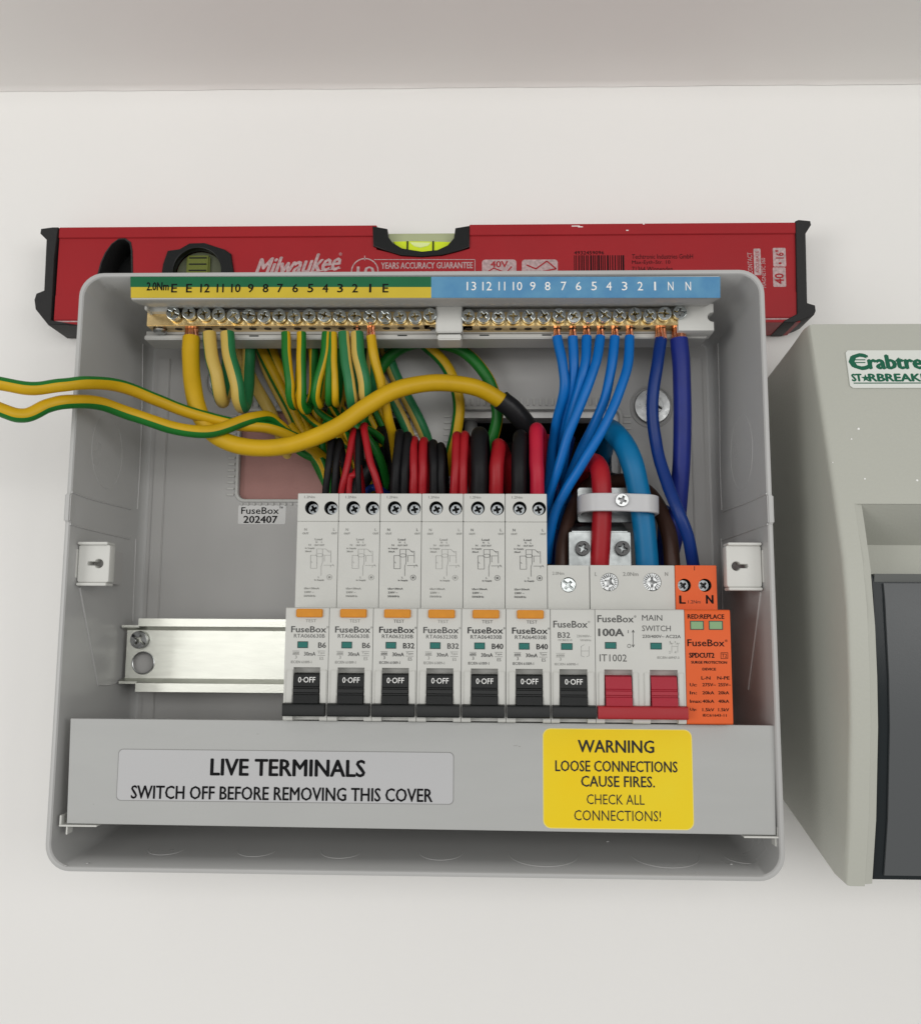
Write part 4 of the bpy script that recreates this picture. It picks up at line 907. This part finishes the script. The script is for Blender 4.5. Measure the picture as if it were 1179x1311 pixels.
# centre vial
mb = MB(); ring = [at(px, py, LW)[:2] for px, py in ((477, 289.5), (496, 293), (497, 303), (503, 311), (515, 318), (540, 322), (560, 320), (573, 314), (581, 305), (583, 292), (601, 289), (601, 316), (588, 321), (566, 326.5), (540, 328.5), (514, 327), (494, 321), (478, 315))]
mb.curve([ring], 4, LW+.5, .35); vh = part(mb, 'centre_vial_holder', 'black', lv)
mb = MB(); q = box_at(ID, 496.5, 296, 582.5, 323, LW-4); mb.prismx([(6, q[2]), (LW-6.5, q[2]), (LW-4.5, (q[2]+q[3])/2), (LW-6.5, q[3]), (6, q[3])], q[0]-.4, q[1]+.4)
part(mb, 'vial_block', mat('vial_block_tint', (.55, .60, .36), .12, trans=.3), vh)
mb = MB(); P = [at(px, py, LW-3)[:2] for px, py in ((503, 308), (520, 307.5), (521, 307.5), (562, 308), (578, 308.5), (572, 316), (560, 321), (540, 323.5), (520, 321.5), (508, 316))]
mb.curve([P], LW-5.5, LW-3.6, .4); part(mb, 'vial', 'vialfluid', vh)
mb = MB(); P = [at(px, py, LW-3)[:2] for px, py in ((524, 309), (552, 309.5), (548, 314), (538, 316.5), (530, 314.5))]
mb.curve([P], LW-4.2, LW-3.3, .4); part(mb, 'bubble', 'bubble', vh)
for px in (521.5, 554.5):
    q = box_at(ID, px-1, 308, px+1, 322, LW-3); mb = MB(); mb.box(*q, LW-4, LW-3.2); part(mb, 'vial_mark', 'black', vh)
mb = MB(); zz = at(90, 411, LW)[1]; mb.box(lx0+1, lx1-1, zz-.5, zz+.15, LW-.1, LW+.12); part(mb, 'machined_edge', 'silverink', lv)
# print on the level
wl = LW-.78
mb = MB()
def TL(t, x0, y0, x1, y1, m=0, bo=0., rot=0, slant=0, sh=None): mb.text(t, *box_at(ID, x0, y0, x1, y1, wl), wl, m, bo, .05, rot=rot, slant=slant, shear=sh or 0)
c0 = at(380, 340, wl)
TL('Milwaukee', 326, 327, 436, 350, 0, .02, slant=.45, sh=lambda x, z, w: (x, z+.085*(x-c0[0]), w)); TL('®', 434, 323, 438, 327, 0)
p, q = at(330, 357, wl), at(436, 343, wl); mb.line(p[:2], q[:2], .5, wl, .05)
part(mb, 'maker_print', 'silverink', lv); mb = MB()
c = at(467, 347, wl)
for rr, t in ((pxr(17, 347, wl), .6),):
    pr = None
    for k in range(25):
        a = 2*math.pi*k/24; pt = (c[0]+rr*math.cos(a), c[1]+rr*math.sin(a))
        if pr: mb.line(pr, pt, t, wl, .05)
        pr = pt
TL('10', 457, 341, 479, 353, 0, .02)
TL('YEARS ACCURACY GUARANTEE', 488, 335.5, 605, 343.5, 0, .015); TL('ANS DE GARANTIE', 515, 347, 600, 353, 0, .01)
for x0, y0, x1, y1 in ((479, 332, 608, 332), (608, 332, 608, 352), (467, 327, 467, 333)): p, q = at(x0, y0, wl), at(x1, y1, wl); mb.line(p[:2], q[:2], .35, wl, .05)
part(mb, 'guarantee_print', 'silverink', lv)
for k, (x0, x1) in enumerate(((617, 661), (668, 714))):
    mb = MB(); q = box_at(ID, x0, 332, x1, 356, wl); mb.curve([rrect(*q, 1.6)], wl-.05, wl+.04); part(mb, 'pictogram', 'silverink', lv)
mb = MB()
TL('CONTACT', 957, 323, 963, 350, 0, .0, rot=1); TL('MAGNETIC 360', 975, 330, 980, 368, 0, 0, rot=1)
part(mb, 'small_print', 'silverink', lv); mb = MB(); q = box_at(ID, 965, 318, 974, 352, wl); mb.curve([rrect(*q, .5)], wl-.05, wl+.04); part(mb, 'print_field', 'silverink', lv); mb = MB(); q = box_at(ID, 989.5, 317, 1006, 341, wl); mb.curve([rrect(*q, .6)], wl-.05, wl+.04); q = box_at(ID, 989.5, 342, 1006, 367, wl); mb.curve([rrect(*q, .6)], wl-.05, wl+.04)
lp = part(mb, 'print_field', 'silverink', lv)
mb = MB()
TL('40', 992, 350, 1003, 363, 1, .02, rot=1); TL('• 16"', 993, 320, 1003, 338, 1, .01, rot=1); TL('ACCURATE', 967.5, 321, 971.5, 349, 1, 0, rot=1)
for i, v_ in enumerate(mb.v): mb.v[i] = (v_[0], v_[1], v_[2]+.06)
part(mb, 'size_print', ['ink', 'lvlred'], lv); mb = MB()
k = len(mb.v)
TL('40V', 628, 334, 650, 342, 0, .02); p = [at(*z, wl) for z in ((622, 349), (632, 343), (648, 349), (655, 341))]
for i in range(3): mb.line(p[i][:2], p[i+1][:2], .6, wl, .05, 0)
p = [at(*z, wl) for z in ((674, 339), (686, 344), (700, 334), (712, 344), (680, 350))]
for i in range(4): mb.line(p[i][:2], p[i+1][:2], .7, wl, .05, 0)
for i in range(k, len(mb.v)): v_ = mb.v[i]; mb.v[i] = (v_[0], v_[1], v_[2]+.06)
part(mb, 'pictogram_print', 'lvlred', lv); mb = MB()
random.seed(4); x = 735.
while x < 800:
    wd_ = random.choice((1, 1.4, 2.2)); q = box_at(ID, x, 326.5, x+wd_, 352, wl); mb.box(*q, wl, wl+.05, 0); x += wd_+random.choice((.9, 1.3, 2.0))
part(mb, 'barcode', 'ink', lv); mb = MB()
TL('4932459096', 735, 321, 773, 325.5, 0, .01); TL('Techtronic Industries GmbH', 809, 325, 887, 331, 0, .0); TL('Max-Eyth-Str. 10', 809, 333, 858, 339, 0, 0); TL('71364 Winnenden', 809, 341, 861, 347, 0, 0)
part(mb, 'address_print', 'ink', lv)
mb = MB()
for px, py, l in ((737, 289, 10), (743, 290, 6), (803, 294.5, 3), (824, 286.5, 2), (62, 420, 2)):
    c = at(px, py, LW+.02); mb.box(c[0]-l*.2, c[0]+l*.2, c[1]-.25, c[1]+.2, LW-.02, LW+.05)
part(mb, 'paint_chip', 'speck', lv)

# ------------------------------------------------------------------ second, closed consumer unit at the right
c2 = thing('closed_consumer_unit', 'closed beige-grey fuse box with smoked door, cut off by the right edge of the photo', 'fuse box', (168, -10, 0))
prof = [(68, 103.3), (79, 64.5), (88, 30), (95, 0.2), (97, -19.4), (96.5, -45), (95, -63.7), (89, -98.8), (82, -124.8)]
XL = 167.6; XRt = 430.
def fw(z):
    for (w0, z0), (w1, z1) in zip(prof, prof[1:]):
        if z1 <= z <= z0: return w0+(w1-w0)*(z0-z)/(z0-z1)
    return prof[0][0] if z > prof[0][1] else prof[-1][0]
dX0, dZ1, dZ0 = at(1109, 734, 95)[0], at(1140, 735, 94)[1], at(1113, 1133, 84)[1]
rX0 = at(1094, 645, 90)[0]; rZ1 = at(1140, 645, 90)[1]; rZm = at(1140, 698, 84)[1]
mb = MB()
# left cheek, full depth
P = [(w, z) for w, z in prof]
cheek = [(0.4, 96), (48, 101.5), (62, 103.8)]+P+[(72, -124.0), (30, -112), (0.4, -104)]
cheek = [cheek[0], cheek[1], cheek[2]]+P+cheek[-3:]
bm = bmesh.new(); dxe = rX0-XL
n = len(cheek)
ins = 1.2
def ring(x, s): 
    cw = 45; czz = -10
    return [(x, czz+(z-czz)*(1-s/110), max(.4, w-s*(1 if w > 20 else 0))) for w, z in cheek]
rings = [ring(XL, 2.0), ring(XL+.25, 1.0), ring(XL+1.0, .25), ring(XL+2.2, 0), ring(rX0, 0)]
v = [p for r_ in rings for p in r_]; f = [tuple(range(n)), tuple((len(rings)-1)*n+i for i in range(n-1, -1, -1))]
for k in range(len(rings)-1):
    for i in range(n): f.append((k*n+i, k*n+(i+1) % n, (k+1)*n+(i+1) % n, (k+1)*n+i))
mb.add(v, f)
# top panel above the recess
top = [(0.4, 96), (48, 101.5), (62, 103.8)]+[(w, z) for w, z in prof if z > rZ1]+[(fw(rZ1), rZ1), (0.4, rZ1)]
mb.prismx(top, rX0, XRt)
# finger recess: soffit and sill
ws = fw(rZ1)
zs_ = at(1140, 698, ws-19)[1]; mb.prismx([(.4, rZ1), (ws-.6, rZ1), (ws-19, zs_), (ws-15.5, dZ1-.5), (.4, dZ1-.5)], rX0, XRt)
mb.prismx([(.4, dZ1), (70, dZ1), (70, -122.5), (30, -112), (.4, -104)], rX0, XRt)
body2 = part(mb, 'body', 'cu2', c2)
# inner slope of the left cheek next to the recess and door
mb = MB(); v = []; f = []
zs = [rZ1+.2, rZ1-12, dZ1+2, dZ1-20, -45, -63.7, -98.8, -124.0]
for z in zs: v += [(rX0-.02, z, fw(z)-.1), (rX0+3.2, z, fw(z)-1.1), (rX0+4.6, z, fw(z)-4.5), (rX0+4.8, z, 69)]
for i in range(len(zs)-1):
    for k in range(3): f.append((i*4+k, i*4+k+1, i*4+k+5, i*4+k+4))
f += [(0, 1, 2, 3), tuple(len(v)-4+k for k in (3, 2, 1, 0))]
mb.add(v, f); part(mb, 'inner_edge', 'cu2', c2)
# door
def doorprof(off, z1, z0): return [(70.2, z1)]+[(fw(z)-3.2+off, z) for z in (z1, -19.4 if z1 > -19.4 else z1-.1, -45, -63.7, -98.8, z0)]+[(70.2, z0)]
dxa = rX0+4.9
mb = MB(); mb.prismx([(60, dZ1+.3)]+[(fw(z)-2.6, z) for z in (dZ1-.6, dZ1-8, -45, -63.7, -98.8, dZ0+1)]+[(60, dZ0)], dxa-.9, XRt-12)
door = part(mb, 'door', 'cu2gasket', c2)
mb = MB(); mb.prismx([(69, dZ1-3.2)]+[(fw(z)-1.6, z) for z in (dZ1-3.6, dZ1-10, -45, -63.7, -98.8, dZ0+2.8)]+[(69, dZ0+2.2)], dxa+3.0, XRt-16)
part(mb, 'smoked_window', 'cu2door', door)
mb = MB(); mb.prismx([(69, dZ1+.1), (fw(dZ1)-1.9, dZ1+.1), (fw(dZ1)-1.5, dZ1-.6), (fw(dZ1)-2.2, dZ1-3.0), (69, dZ1-3.0)], dxa-.2, XRt-14)
part(mb, 'door_top_edge', mat('door_edge_grey', (.12, .125, .12), .3), door)
# badge on the sloping front
pz = at(1130, 470, 0)
def sl(px, py):                                 # pixel -> point on the sloping front
    for w in np.arange(60, 98, .1):
        X, Z, _ = at(px, py, w)
        if fw(Z) <= w: return X, Z, w
    return at(px, py, 75)
bd = [sl(1081.5, 449), sl(1090, 497)]
xb1 = 262.
zt2, zb2 = bd[0][1], bd[1][1]
def onslope(mb, lift):
    for i, q in enumerate(mb.v): mb.v[i] = (q[0], q[1], fw(q[1])+q[2]+lift)
mb = MB(); mb.curve([[(bd[0][0]+1, zt2), (bd[0][0], zt2-1), (bd[1][0]-.6, zb2+1), (bd[1][0]+.6, zb2), (xb1, zb2), (xb1, zt2)]], 0, .5); onslope(mb, .1); bdg = part(mb, 'badge', 'badge', c2)
mb = MB()
def TBd(t, x0, y0, x1, y1, bo=0., off=0):
    a = sl(x0, (y0+y1)/2); e = sl(min(x1, 1178), (y0+y1)/2); sc_ = (e[0]-a[0])/(min(x1, 1178)-x0)
    mb.text(t, a[0], a[0]+sc_*(x1-x0), sl(1130, y1)[1], sl(1130, y0)[1], 0, 0, bo, .06)
TBd('C', 1087.5, 453.5, 1109.5, 473, .05); TBd('rabtree', 1111, 455, 1193, 472.5, .04)
for yy in (461, 464.5): a = sl(1093, yy); e = sl(1107, yy); mb.line((a[0], a[1]), (e[0], a[1]), .45, 0, .06)
TBd('ST', 1090, 479, 1102, 488.3, .04); TBd('RBREAKER', 1111.5, 479, 1198, 488.3, .045)
s0 = sl(1107.5, 484.5); mb.curve([[(s0[0]+(1.9 if k % 2 == 0 else .8)*math.sin(k*PI/5), s0[1]+(1.9 if k % 2 == 0 else .8)*math.cos(k*PI/5)) for k in range(10)]], 0, .06)
a = sl(1092, 490.8); mb.line((a[0], a[1]), (xb1-3, a[1]), .45, 0, .06)
onslope(mb, .62); part(mb, 'lettering', 'badgegreen', bdg)
mb = MB()
for px, py, r in ((1099, 549, .55), (1090, 562, .35), (1107, 613, .4), (1174, 615, .5), (1066, 592, .25)):
    X, Z, w = sl(px, py); mb.lathe([(r, w-.1), (r*.8, w+.22)], X, Z, 9)
part(mb, 'paint_speck', 'speck', c2)
